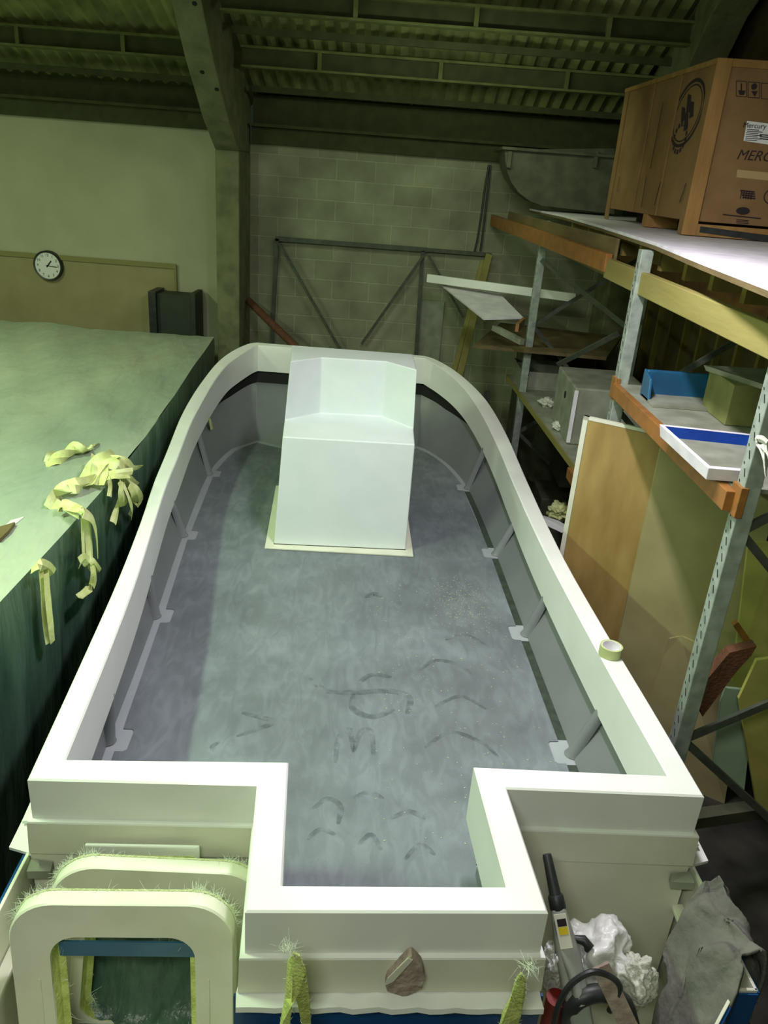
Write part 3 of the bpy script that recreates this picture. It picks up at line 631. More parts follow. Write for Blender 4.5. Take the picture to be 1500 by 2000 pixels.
# crumpled bag
def blob(name, c, rx, ry, rz, m, lb, cat, amp=.35, fr_=9, seed=0, sub=5):
    bm = bmesh.new(); bmesh.ops.create_icosphere(bm, subdivisions=sub, radius=1)
    for v_ in bm.verts:
        p = v_.co.normalized(); k = .95+amp*.9*(noise.noise(p*1.6+Vector((seed, 0, 0))))+amp*.5*(.5-2*abs(noise.noise(p*fr_*.33+Vector((0, seed, 0)))))+amp*.22*(.5-2*abs(noise.noise(p*fr_*.8+Vector((0, 0, seed)))))
        v_.co = Vector((p.x*rx, p.y*ry, p.z*rz))*k
    me = bpy.data.meshes.new(name); bm.to_mesh(me); bm.free(); me.materials.append(m)
    for p in me.polygons: p.use_smooth = True
    o = bpy.data.objects.new(name, me); o.location = c; C.objects.link(o); return tag(o, lb, cat)
c = Bv(1165, 1872, -.23); bag = blob('plastic_bag', c, .125, .10, .125, BAG, 'crumpled white plastic bag behind the power tool in the right pod', 'bag', .55, 6, 3)
c = Bv(1240, 1915, -.30); blob('white_rag', c, .07, .06, .10, RAGW, 'white rag with yellow stains right of the plastic bag in the pod', 'rag', .5, 8, 11)
c = Bv(1088, 1885, -.28); blob('crumpled_foil', c, .045, .05, .10, BAG, 'crumpled white wrapping left of the power tool in the right pod', 'wrapping', .5, 10, 21)
# grey jacket draped over pod side
def jacket():
    rows = []; nv = 70; nu = 90
    prof = [(.93, .70), (.98, .86), (1.03, 1.00), (1.09, 1.13), (1.165, 1.225), (1.225, 1.245), (1.275, 1.22), (1.30, 1.12), (1.31, .98), (1.32, .82)]
    pr = catmull(prof, 5)
    for i in range(nv):
        f_ = i/(nv-1); v0 = -.13-.42*f_
        row = []
        for j, (u, z) in enumerate(pr):
            g_ = j/(len(pr)-1)
            lo = .42-.32*min(1, f_*1.8)       # upper left corner lifts with the fold
            uu = u; zz = z
            if g_ < lo: uu = None
            row.append((u, v0, z, g_))
        rows.append(row)
    pts = []
    for i, row in enumerate(rows):
        f_ = i/(nv-1); out = []
        gmin = .47-.25*min(1, f_*4)-.22*min(1, max(0, (f_-.42)*4)); gmax = .60+.40*min(1, f_*2.2)
        for j in range(nu):
            g_ = gmin+(gmax-gmin)*j/(nu-1); x = g_*(len(pr)-1); a_ = int(min(x, len(pr)-2)); t_ = x-a_
            u = pr[a_][0]*(1-t_)+pr[a_+1][0]*t_; z = pr[a_][1]*(1-t_)+pr[a_+1][1]*t_
            v0 = -.13-f_*(.46-.19*min(1, max(0, (g_-.30)*5)))
            nn = noise.noise(Vector((u*7, v0*9, z*6)))*.034+noise.noise(Vector((u*18+z*8, v0*22, 3)))*.012
            ph_ = v0*13+u*8-z*6+2.6*noise.noise(Vector((u*5, v0*5, z*5))); fold = .030*max(0, 1-abs(math.sin(ph_))*2.2)+.022*max(0, 1-abs(math.sin(ph_*.55+2+g_*4))*2.6)+(.012 if f_ < .10 else 0)+.018*max(0, noise.noise(Vector((u*9+5, v0*14, z*4))))
            out.append(bw(u+nn*.5*(1 if g_ > .5 else -1), v0, z+.018+abs(nn)+fold))
        pts.append(out)
    m_ = MB(); m_.loft(pts, closed=False, cap=False); o = m_.build('grey_jacket', CLOTH, smooth=False, recalc=False)
    for p in o.data.polygons: p.use_smooth = True
    s_ = o.modifiers.new('thick', 'SOLIDIFY'); s_.thickness = .012; s_.offset = 1
    return tag(o, 'dark grey jacket draped over the outer edge of the right pod', 'jacket')
jacket()

# ------------------------------------------------------------------ small things on the boat
c = Z(1194, 1286, 1.5515)+Vector((0, .032, 0)); t = thing('tape_roll', (c.x, c.y, 1.5515), 'roll of pale green masking tape sitting on the right gunwale', 'tape roll')
def ringmesh(c, r0, r1, z0, z1, n=40):
    m_ = MB(); rg = []
    for r_, z in ((r0, z0), (r1, z0), (r1, z1), (r0, z1)): rg.append([Vector((c.x+r_*math.cos(2*math.pi*i/n), c.y+r_*math.sin(2*math.pi*i/n), z)) for i in range(n)])
    rg.append(rg[0]); m_.loft(rg, closed=True, cap=False); return m_
ringmesh(c, .043, .051, 1.5515, 1.5515+.048).build('tape_winding', TAPE, t, smooth=True)
ringmesh(c, .040, .043, 1.552, 1.5515+.047).build('card_core', WBOARD, t, smooth=True)
# laminate chip standing on the well flange
cz = 1.24; P0 = Bv(752, 1925, -.535); pts = [(752, 1925), (757, 1912), (797, 1872), (804, 1868), (824, 1888), (831, 1912), (825, 1932), (795, 1946), (785, 1947), (756, 1938)]
ctr = Bv(792, 1912, -.535)
fr0 = [Bv(x_, y_, -.535) for x_, y_ in pts]; t = thing('laminate_chip', (ctr.x, ctr.y, 1.23), 'broken brownish laminate chip standing on the flange below the motor well', 'chip')
MB().slab(fr0, (BV.x*.03, BV.y*.03, .006)).build('chip_body', CHIP, t, bevel=.004)
mb = MB(); e = [Bv(x_, y_, -.54) for x_, y_ in ((752, 1925), (757, 1912), (797, 1872), (806, 1876), (768, 1918))]; mb.slab(e, (BV.x*.004, BV.y*.004, 0)); tag(mb.build('cut_edge', GELI, t), 'pale cut edge')
# raw fibreglass offcuts poking up in front of the well
def frond(pxs, v0, label, tip):
    t = thing('fibreglass_offcut', Bv(pxs[0][0], 2010, v0), label, 'offcut', 0, 'fibreglass offcuts below the motor well')
    m_ = MB(); P_ = [Bv(x_, y_, v0+.02*math.sin(i_)) for i_, (x_, y_) in enumerate(pxs)]
    m_.slab(P_, (BV.x*.008, BV.y*.008, 0)); m_.build('raw_laminate_strip', RAW, t, bevel=.002)
    m_ = MB(); q = Bv(tip[0], tip[1], v0); hairs(m_, lambda: q+Vector((random.gauss(0, .010), 0, random.gauss(-.006, .010))), 80, .034, .7, .0005, .2)
    ed = P_
    def one():
        i_ = random.randrange(len(ed)); return ed[i_].lerp(ed[(i_+1) % len(ed)], random.random())
    hairs(m_, one, 70, .014, .6, .0004, .1); m_.build('fibre_tuft', FIBRE, t)['kind'] = 'stuff'
frond([(545, 2010), (556, 1950), (562, 1880), (572, 1862), (585, 1868), (598, 1900), (605, 1960), (608, 2010), (590, 2010), (586, 1965), (578, 1952), (570, 1965), (566, 2010)], -.62, 'forked yellow-green fibreglass offcut with a white tuft, left of the laminate chip', (563, 1850))
frond([(975, 2010), (982, 1980), (998, 1950), (1008, 1915), (1018, 1902), (1027, 1912), (1027, 1940), (1018, 1985), (1010, 2010)], -.62, 'single yellow-green fibreglass offcut with stray fibres, right of the laminate chip', (1035, 1885))
# paper wisp on the left wall
p = Bu(409, 820, -1.3); q = Bu(413, 838, -1.3)
tag(MB().slab([Bu(407, 815, -1.285), Bu(411, 818, -1.285), Bu(416, 838, -1.285), Bu(411, 840, -1.285)], (.003, 0, 0)).build('tape_scrap', PAPER), 'tiny yellow tape scrap stuck below the left gunwale near the bow', 'scrap')
# sawdust
mb = MB()
for _ in range(620):
    if random.random() < .6: u = random.gauss(.66, .10); v0 = random.gauss(2.15, .17)
    else: u = random.uniform(.05, .88); v0 = random.uniform(.2, 2.4)
    if u > .90: continue
    s_ = random.uniform(.0008, .0025); c = bw(u, v0, DZ+.0055); a_ = random.uniform(0, 3)
    e1 = Vector((math.cos(a_), math.sin(a_), 0))*s_*random.uniform(.8, 2); e2 = Vector((-math.sin(a_), math.cos(a_), 0))*s_
    mb.slab([c-e1-e2, c+e1-e2, c+e1+e2, c-e1+e2], (0, 0, .0015))
tag(mb.build('sawdust', SAWD), 'scattered pale sawdust and chips on the right side of the grey deck', 'sawdust', kind='stuff')

# ------------------------------------------------------------------ LEFT: SHEETED MOULD
edge = [(-2.09, 8.87), (-1.97, 7.5), (-1.815, 6.0), (-1.70, 4.5), (-1.67, 3.3), (-1.64, 2.2), (-1.60, 1.0), (-1.58, .0)]
ed = catmull([(a, b) for a, b in edge], 8)
tarp = thing('sheeted_mould', (-3.6, 4.5, 0), 'large low block wrapped in pale polythene sheet, filling the left side', 'covered mould')
rows = []
for i, (x, y) in enumerate(ed):
    row = []; top = 1.64+.012*noise.noise(Vector((y*1.3, 0, 0)))
    for j in range(110):
        f_ = j/109; xx = x-(x+6.6)*f_*f_*.6-(x+6.6)*f_*.4
        z = top+.05*noise.noise(Vector((xx*.55+y*.25, y*.35, 2)))*min(1, f_*6)+.045*abs(noise.noise(Vector((xx*1.6+y*.9, y*.5, 5))))+.008*abs(noise.noise(Vector((xx*6+y*3, y*1.4, 9))))+.050*math.exp(-((x-xx)/1.1)**2)*min(1, (x-xx)*8)*max(0, .22-abs(noise.noise(Vector((xx*2.6+y*.9, y*.42-xx*.3, 17)))))
        row.append(Vector((xx, y, z)))
    rows.append(row)
mb = MB(); mb.loft(rows, closed=False, cap=False); mb.build('sheet_top', POLY, tarp, smooth=True, recalc=False)
rows = []
for i in range(len(ed)*2-1):
    k = i//2; x, y = ed[k] if i % 2 == 0 else ((ed[k][0]+ed[k+1][0])/2, (ed[k][1]+ed[k+1][1])/2)
    z0 = 1.64+.012*noise.noise(Vector((y*1.3, 0, 0)))+.010
    row = []
    for j in range(16):
        f_ = j/15; pl = .045*noise.noise(Vector((y*4.2, f_*1.2, 0)))+.02*noise.noise(Vector((y*11, f_*2, 4)))
        row.append(Vector((x+.012*min(1, f_*12)-.10*f_+pl*min(1, f_*4), y, z0*(1-f_)+.02*f_)))
    rows.append(row)
mb = MB(); mb.loft(rows, closed=False, cap=False); mb.build('sheet_skirt', POLYS, tarp, smooth=True, recalc=False)
mb = MB(); far = [[Vector((-2.09-4.5*i/20, 8.87, 1.64+.05*noise.noise(Vector((i*.3, 1, 1)))-1.6*j)) for i in range(21)] for j in (0, 1)]; mb.loft(far, closed=False, cap=False); mb.build('sheet_end', POLYS, tarp)

def ribbon(mb, pts, w, wdir=(1, 0, 0), twist=0):
    pts = [Vector(p) for p in catmull([tuple(p) for p in pts], 5)]; n = len(pts); L1 = []; L2 = []
    for i, p in enumerate(pts):
        d = (pts[min(i+1, n-1)]-pts[max(i-1, 0)]).normalized(); wd = Vector(wdir); wd = (wd-d*wd.dot(d)).normalized()
        wd = Matrix.Rotation(twist*i/n, 3, d) @ wd; ww = (w(i/n) if callable(w) else w)*(1+.25*noise.noise(p*9)); nd = d.cross(wd)
        L1.append([p-wd*ww/2, p+nd*ww*.18, p+wd*ww/2, p+wd*ww/2+nd*.002, p+nd*(ww*.18+.002), p-wd*ww/2+nd*.002])
    mb.loft(L1)
def skx(y): return float(np.interp(y, [p[1] for p in edge[::-1]], [p[0] for p in edge[::-1]]))
def TS(px, py, dx=.05):   # on the hanging skirt, a little proud of it
    x = -1.7
    for _ in range(8): P_ = X(px, py, x); x = skx(P_.y)+dx
    return X(px, py, x)
def TT(px, py, dz=.02): return Z(px, py, 1.66+dz)
def strips(name_label, defs, loc, grp=None, cat='masking strips'):
    t = thing('masking_paper_strips', loc, name_label, cat, 0, grp)
    for pts, w, wd, tw in defs:
        m_ = MB(); ribbon(m_, pts, w, wd, tw); m_.build('paper_strip', PAPER, t, smooth=True)
    return t
WX = (1, 0, 0); WY = (0, 1, 0)
strips('crumpled yellow-green masking paper lying on top of the sheeted block, set back from its edge',
       [([TT(92, 908), TT(108, 898, .05), TT(130, 890, .05), TT(150, 880, .03)], .09, (0, 1, .3), 1.2), ([TT(126, 886, .03), TT(145, 872, .08), TT(160, 880, .05), TT(172, 870, .02)], .08, (0, 1, .6), 2.0), ([TT(95, 903), TT(100, 890, .05), TT(112, 886, .02)], .06, WX, .8), ([TT(165, 882, .02), TT(180, 872, .03), TT(190, 866, .01)], .03, WY, .5)],
       TT(130, 890, 0))
strips('big tangle of yellow-green masking paper hanging over the edge of the sheeted block',
       [([TT(100, 992, .01), TT(125, 955, .05), TT(150, 948, .06), TT(178, 935, .04)], .09, (0, 1, .2), 1.0),
        ([TT(165, 945, .04), TT(190, 905, .10), TT(215, 888, .12), TT(232, 886, .05)], .10, (1, .4, .2), .8),
        ([TT(188, 945, .03), TT(196, 920, .08), TT(192, 888, .10)], .09, (1, 0, 0), .4),
        ([TT(186, 935, .04), TT(225, 925, .06), TT(258, 920, .04)], .05, (0, 1, .5), .6),
        ([TT(190, 942, .02), TT(220, 932, .05), TT(250, 930, .02)], .05, (0, 1, .2), -.5),
        ([TT(215, 900, .06), TT(240, 903, .06), TS(256, 915), TS(270, 912)], .07, (0, .5, 1), 1.2),
        ([TT(210, 905, .08), TT(228, 910, .08), TS(245, 935), TS(262, 948)], .08, (0, 1, .3), 1.0),
        ([TS(212, 935), TS(215, 950), TS(213, 970)], .05, WY, .3),
        ([TS(232, 940, .09), TS(238, 960, .1), TS(230, 985), TS(220, 1022)], .05, WY, .5),
        ([TS(250, 945, .10), TS(262, 960, .12), TS(268, 975, .1), TS(262, 985, .08)], .08, WY, .9),
        ([TS(240, 945, .1), TS(250, 970, .12), TS(256, 995, .1), TS(253, 1010, .08)], .06, WY, -.8),
        ([TS(238, 942, .1), TS(236, 965, .1), TS(242, 985, .08)], .06, WY, .7)], TT(200, 940, 0))
strips('pair of long masking paper strips hanging from the sheet edge below the big tangle',
       [([TT(118, 1000, .02), TT(122, 985, .06), TT(140, 992, .05), TS(158, 1002)], .07, (0, 1, .4), .8), ([TT(128, 992, .03), TT(150, 995, .06), TS(165, 1005, .07), TS(172, 1050), TS(176, 1100), TS(183, 1112, .06)], .06, WY, .3),
        ([TS(160, 1000, .08), TS(180, 1015, .1), TS(187, 1045, .08), TS(190, 1090, .06)], lambda f_: .07*(1-f_*.8), WY, -.5),
        ([TS(160, 1010), TS(162, 1060), TS(163, 1080)], .03, WY, .2), ([TS(152, 1100), TS(162, 1090), TS(170, 1098), TS(176, 1092)], .06, (0, .3, 1), .6),
        ([TS(178, 1100, .06), TS(182, 1120, .07), TS(178, 1145), TS(155, 1165)], .045, WY, 1.3), ([TS(172, 1088), TS(182, 1100, .07), TS(192, 1115)], .05, WY, .6)], TS(165, 1010, 0))
strips('single broad masking paper strip hanging from the sheet edge nearest the camera',
       [([TT(66, 1112, .02), TT(78, 1103, .05), TS(92, 1108, .06), TS(102, 1118)], .06, (0, 1, .3), .5), ([TS(80, 1112), TS(84, 1160), TS(88, 1210), TS(94, 1254)], .050, WY, .1), ([TS(90, 1118, .07), TS(93, 1165, .07), TS(98, 1215, .07), TS(102, 1250, .06)], .062, WY, -.1)], TS(90, 1112, 0))
tag(MB().slab([TT(162, 838, 0), TT(176, 840, 0), TT(190, 838, 0), TT(188, 841, 0), TT(174, 843, 0)], (0, 0, .008)).build('paper_scrap', LAB), 'thin white paper scrap lying on the sheet beyond the crumpled paper', 'scrap')
tag(MB().slab([TT(0, 1035, 0), TT(30, 1026, 0), TT(18, 1042, 0), TT(0, 1060, 0)], (0, 0, .02)).build('timber_offcut', TIMB2), 'small brown timber offcut on the sheet at the left edge', 'offcut')
tag(MB().slab([TT(-10, 1030, -.005), TT(5, 1024, -.005), TT(48, 1012, -.005), TT(30, 1026, -.005), TT(-5, 1036, -.005)], (0, 0, .01)).build('paper_scrap', LAB), 'white paper strip beside the timber offcut on the sheet', 'scrap')

# ------------------------------------------------------------------ BACK WALL THINGS
t = thing('hardboard_panel', Y(170, 640, 9.89), 'wide brown hardboard panel with thin trim fixed to the painted wall', 'wall panel')
a = Y(-40, 486, 9.89); b = Y(345, 513, 9.89)
MB().box((a.x-2, 9.875, 1.2), (b.x, 9.898, a.z-.02)).build('board', NOTICE, t)
MB().box((a.x-2, 9.855, a.z-.055), (b.x, 9.875, a.z)).build('top_trim', TRIMM, t)
MB().box((b.x-.03, 9.857, 1.2), (b.x, 9.875, a.z-.055)).build('side_trim', TRIMM, t)
# clock
c = Y(93, 519, 9.82); rr = (Y(93, 490, 9.82)-Y(93, 548, 9.82)).length/2
t = thing('wall_clock', (c.x, 9.875, c.z-rr), 'round black-rimmed wall clock with white face on the left wall', 'clock')
mb = MB(); rg = []
for r_, y in ((rr, 9.874), (rr, 9.82), (rr*.97, 9.81), (rr*.88, 9.815), (rr*.88, 9.83)): rg.append([Vector((c.x+r_*math.cos(2*math.pi*i/48), y, c.z+r_*math.sin(2*math.pi*i/48))) for i in range(48)])
mb.loft(rg, closed=True, cap=True); mb.build('rim', BLACK, t, smooth=True)
mb = MB(); mb.tube([(c.x, 9.826, c.z), (c.x, 9.832, c.z)], rr*.885, 48); mb.build('face', LAB, t)
for h in range(1, 13):
    mb = MB(); a_ = R(90-30*h); text_on(mb, str(h), rr*.24, (c.x+rr*.70*math.cos(a_), 9.8245, c.z+rr*.70*math.sin(a_)), (1, 0, 0), (0, 0, 1)); mb.build('numeral', INK, t)
for nm, ang, ln, w in (('hour_hand', 38, .42, .035), ('minute_hand', 96, .62, .022)):
    a_ = R(90-ang); mb = MB(); p0 = Vector((c.x-rr*.12*math.cos(a_), 9.822, c.z-rr*.12*math.sin(a_))); p1 = Vector((c.x+rr*ln*math.cos(a_), 9.822, c.z+rr*ln*math.sin(a_))); mb.beam(p0, p1, rr*w*2.2, .004, (0, 1, 0)); mb.build(nm, INK, t)
# dark green cabinet-like panel standing by the wall
a = Y(290, 568, 9.5); b = Y(382, 573, 9.5)
t = thing('dark_cabinet', ((a.x+b.x)/2, 9.6, 0), 'dark green cabinet with raised side posts standing behind the sheeted block', 'cabinet')
MB().box((a.x+.05, 9.53, 0), (b.x-.05, 9.82, a.z-.03)).build('back_panel', DGREEN, t)
for x0, x1, zt in ((a.x, a.x+.09, a.z), (b.x-.06, b.x, b.z)): MB().box((x0, 9.47, 0), (x1, 9.84, zt)).build('side_post', BLACK if x0 == a.x else DGREEN, t, bevel=.005)
# rusty pipe
tag(MB().tube([Y(486, 588, 9.6), Y(580, 680, 8.6), Y(640, 745, 8.2)], .045, 12).build('rusty_pipe', RUST, smooth=True), 'rusty brown pipe leaning diagonally behind the boat bow', 'pipe')
# slender steel frame against the blockwork
t = thing('steel_trestle_frame', Y(680, 700, 9.85), 'thin grey steel bracing frame standing against the blockwork wall', 'frame')
yy = 9.82
def bar(nm, p, q, w=.03, y=yy): MB().beam(Y(*p, y), Y(*q, y), w, .03, (0, 1, 0)).build(nm, STEELD, t)
bar('top_rail', (538, 466), (835, 488), .05); bar('post', (541, 466), (530, 690), .045); bar('post', (826, 490), (812, 700), .045)
bar('diagonal_brace', (545, 475), (668, 690), .03, 9.78); bar('diagonal_brace', (828, 498), (706, 672), .03, 9.76)
bar('top_rail', (835, 488), (960, 498), .04); bar('diagonal_brace', (838, 500), (905, 620), .03, 9.78)
# lighter rendered patch low on the wall
tag(MB().box((Y(822, 580, 9.88).x, 9.86, 0), (Y(868, 590, 9.88).x, 9.9, Y(822, 585, 9.88).z)).build('wall_board', GREYM), 'narrow pale board against the blockwork behind the bow', 'board')
# cables
for k, (pp, lb) in enumerate(((((955, 322), (948, 360), (940, 420), (932, 470), (926, 494)), 'left one of the two thin cables hanging on the blockwork wall'), (((958, 322), (953, 370), (946, 430), (941, 470), (938, 490)), 'right one of the two thin cables hanging on the blockwork wall'))):
    mb = MB(); mb.tube([Y(*p, 9.84) for p in pp], .012, 6); tag(mb.build('hanging_cable', BLACK, smooth=True), lb, 'cable', 'hanging cables')

# ------------------------------------------------------------------ RACK
rack = thing('storage_rack', (1.8, 5.5, 0), 'long galvanised storage rack with orange beams along the right side', 'rack')
def post(px, yb, zt=3.2, x=1.4):
    t0 = X(*px, x); y = t0.y
    o = MB(); w = .075
    o.box((x, y-w/2, 0), (x+.07, y+w/2, zt)); p = o.build('upright', ZINC, rack, bevel=.004)
    o = MB(); k = .25
    while k < zt-.05:
        o.slab([(x-.0015, y-.020, k), (x-.0015, y-.004, k+.030), (x-.0015, y+.002, k+.028), (x-.0015, y-.014, k-.002)], (.001, 0, 0))
        o.slab([(x-.0015, y+.010, k-.030), (x-.0015, y+.018, k-.022), (x-.0015, y+.022, k-.026), (x-.0015, y+.014, k-.034)], (.001, 0, 0))
        k += .075
    h = o.build('punched_slots', DARKM, p); h['kind'] = 'stuff'
    return y
y1 = post((1405, 1100), 0); y2 = post((1220, 650), 0, 3.2, 1.33); y3 = post((1040, 570), 0, 3.2, 1.21)
def ext(p, q, x):
    a = Y(*p, y1); b = Y(*q, y1); return a.z+(b.z-a.z)*(x-a.x)/(b.x-a.x)
BR = [(ext((1345, 1440), (1500, 1374), 1.45), ext((1345, 1440), (1500, 1374), 2.4), max(.05, ext((1345, 1442), (1500, 1590), 2.4))),
      (ext((1452, 1035), (1500, 1010), 1.45), ext((1452, 1035), (1500, 1010), 2.4), ext((1452, 1040), (1500, 1100), 2.4))]
for y, x in ((y1, 1.4), (y2, 1.33), (y3, 1.21)):
    MB().box((x+1.0, y-.037, 0), (x+1.07, y+.037, 3.2)).build('rear_upright', ZINC, rack)
    for zn, zu, zd_ in BR:
        MB().beam((x+.05, y, zn), (x+1.0, y, zu), .035, .02, (0, 1, 0)).build('side_brace', STEELD, rack)
        MB().beam((x+.05, y, zn), (x+1.0, y, zd_), .035, .02, (0, 1, 0)).build('side_brace', STEELD, rack)
def obeam(p, q, h, w=.045, nm='beam', m=ORANGE): MB().beam(p, q, w, h, (0, 0, 1)).build(nm, m, rack, bevel=.003)
obeam((1.375, y1, 2.385), (1.335, y2, 2.385), .085)
for y, x in ((y1, 1.4), (y2, 1.33)): MB().box((x-.012, y-.045, 2.33), (x+.02, y+.045, 2.46)).build('beam_connector', ORANGE, rack, bevel=.003)
obeam((2.42, y1, 2.385), (2.36, y2, 2.385), .085)
fa = Y(962, 430, 9.8); obeam(Vector((fa.x, 9.8, fa.z)), X(1188, 514, 1.36), .12)
obeam((2.2, 9.8, 2.9), (2.36, 5.2, 2.86), .11)
pa = Vector((fa.x+.03, 9.15, 0)); pb = X(1188, 514, 1.36); pb = Vector((pb.x+.03, pb.y, 0)); zf_ = fa.z
tq = Vector((fa.x, 9.8, 0)).lerp(Vector((1.36, pb.y, 0)), .16); pa = Vector((tq.x+.03, tq.y, 0))
tag(MB().slab([pa+Vector((0, 0, 3.03)), pb+Vector((0, 0, 2.95)), pb+Vector((0, 0, 3.205)), pa+Vector((0, 0, 3.205))], (.02, 0, 0)).build('shelf_fascia', TIMB2), 'brown chipboard fascia between the far orange beam and the top shelf board', 'board')
# yellow timber on top of the near bay
P1 = X(1178, 525, 1.37); ztm = P1.z
MB().slab([X(1182, 503, 1.37), X(1178, 542, 1.37), (1.37, 1.6, X(1500, 700, 1.37).z-.02), (1.37, 1.6, X(1500, 640, 1.37).z+.02)], (.05, 0, 0))
t = MB().slab([X(1182, 503, 1.35), X(1178, 542, 1.35), X(1560, 733, 1.35), X(1560, 656, 1.35)], (.05, 0, 0)).build('timber_plank', TIMB, bevel=.004); tag(t, 'wide yellow timber plank fixed along the front of the top shelf', 'plank')
# joists between
# top shelf board
ep = [(1035, 402), (1100, 420), (1175, 441), (1280, 473), (1370, 508), (1500, 556), (1560, 578)]
pts = []
for p in ep:
    q = Z(*p, 3.25)
    if q.y > 9.2: q = Y(*p, 9.2)
    pts.append(Vector((q.x, q.y, 3.25)))
pts += [Vector((2.7, pts[-1].y, 3.25)), Vector((2.7, 9.2, 3.25))]
tag(MB().slab(pts, (0, 0, -.018)).build('top_shelf_board', [WBOARD]), 'long white board forming the top shelf under the crate', 'shelf board')
mb = MB(); mb.slab([p-Vector((0, 0, .019)) for p in pts], (0, 0, -.02)); tag(mb.build('shelf_underlay', TIMB2), 'brown chipboard layer under the white top shelf board', 'board')
for k, y in enumerate((3.1, 3.5, 3.9, 4.3, 4.75, 5.2, 5.7, 6.2, 6.8, 7.5)):
    tag(MB().box((1.46, y, 3.09), (2.6, y+.05, 3.205)).build('shelf_joist', STUD), 'yellow timber joist under the top shelf board, one of the evenly spaced row', 'joist', 'joists under the top shelf')

# ------------------------------------------------------------------ CRATE
zc = 3.255
n0 = Y(1335, 460, 5.7); n1 = Y(1405, 113, 5.7); f0 = Y(1188, 420, 7.7); f1 = Y(1222, 172, 7.7)
H = n1.z-zc; 
q0 = Vector((n0.x, 5.7, zc)); q1 = Vector((f0.x-.02, 7.7, zc))
r0 = q0+Vector((.98, -.06, 0)); r1 = q1+Vector((.62, .02, 0)); r1.x = min(r1.x, 2.68); r0.x = min(r0.x, 2.70)
crate = thing('shipping_crate', ((q0.x+r1.x)/2, 6.7, zc), 'big brown engine crate with printed marks standing on the top shelf', 'crate')
zt = zc+H-.0; zl = zc+.09
MB().hexa([Vector((p.x, p.y, zl)) for p in (q0, r0, r1, q1)], [Vector((p.x, p.y, zt)) for p in (q0, r0, r1, q1)]).build('crate_panels', CARD, crate, bevel=.004)
ex = (r0-q0).normalized(); ey = (q1-q0).normalized(); UP = Vector((0, 0, 1)); LN = (r0-q0).length; LS_ = (q1-q0).length
fn = ex.cross(UP).normalized(); fn = fn if fn.y < 0 else -fn; ln = ey.cross(UP).normalized(); ln = ln if ln.x < 0 else -ln
def Fp(s_, z, o_=0): return q0+ex*s_+UP*z+fn*o_
def Lf(s_, z, o_=0): return q0+ey*s_+UP*z+ln*o_
H = zt-zc
for s0, s1, z0, z1_ in ((-.02, .075, .0, H), (.075, LN, .0, .075), (.075, LN, H-.045, H)):
    MB().slab([Fp(s0, z0), Fp(s1, z0), Fp(s1, z1_), Fp(s0, z1_)], fn*.018).build('front_batten', CARD2, crate, bevel=.003)
for s0 in (0, .62, 1.20, LS_-.10):
    MB().slab([Lf(s0, .0 if s0 in (0,) or s0 > 1.5 else .09), Lf(s0+.10, .0 if s0 in (0,) or s0 > 1.5 else .09), Lf(s0+.10, H), Lf(s0, H)], ln*.014).build('side_batten', CARD, crate, bevel=.003)
MB().slab([Lf(0, H-.03), Lf(LS_, H-.03), Lf(LS_, H), Lf(0, H)], ln*.02).build('top_batten', CARD2, crate)
for s0 in (.85,): MB().slab([Lf(s0, 0), Lf(s0+.09, 0), Lf(s0+.09, .09), Lf(s0, .09)], ln*-.4).build('pallet_foot', CARD2, crate)
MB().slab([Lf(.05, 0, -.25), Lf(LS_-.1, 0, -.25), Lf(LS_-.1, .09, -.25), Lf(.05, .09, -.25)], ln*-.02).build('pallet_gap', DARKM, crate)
# marks on the front
def fq(px, py, o_=.001):   # point on crate front face for a pixel
    r = _ray(px, py); rv = Vector(r); o0 = Vector((0, 0, HC)); t_ = (q0+fn*o_-o0).dot(fn)/rv.dot(fn); return o0+rv*t_
def lq(px, py, o_=.001):
    r = _ray(px, py); rv = Vector(r); o0 = Vector((0, 0, HC)); t_ = (q0+ln*o_-o0).dot(ln)/rv.dot(ln); return o0+rv*t_
mb = MB(); mb.slab([fq(1368, 442, .019), fq(1520, 462, .019), fq(1520, 476, .019), fq(1366, 454, .019)], fn*.001); mb.build('black_stripe', BLACK, crate)
mb = MB(); mb.slab([fq(1452, 275), fq(1459, 236), fq(1530, 245), fq(1530, 287)], fn*.002); lab = mb.build('white_label', LAB, crate)
mb = MB()
text_on(mb, 'Mercury', .042, fq(1474, 246, .004), ex, UP)
for j in range(7):
    a0 = fq(1459+(-1)*j*.6, 252+j*3.4, .004); mb.slab([a0, a0+ex*(.10 if j % 2 else .075), a0+ex*(.10 if j % 2 else .075)-UP*.004, a0-UP*.004], fn*.0005)
for j in range(3):
    a0 = fq(1484, 262+j*4, .004); mb.slab([a0, a0+ex*.07, a0+ex*.07-UP*.006, a0-UP*.006], fn*.0005)
mb.build('label_print', INK, lab)
mb = MB(); text_on(mb, 'MERCURY', .085, fq(1500, 307, .001), ex, UP, .25); mb.build('printed_name', INK, crate)
mb = MB(); mb.slab([fq(1438, 346), fq(1440, 331), fq(1530, 340), fq(1530, 356)], fn*.001); mb.build('paper_tape', TAPEP, crate)
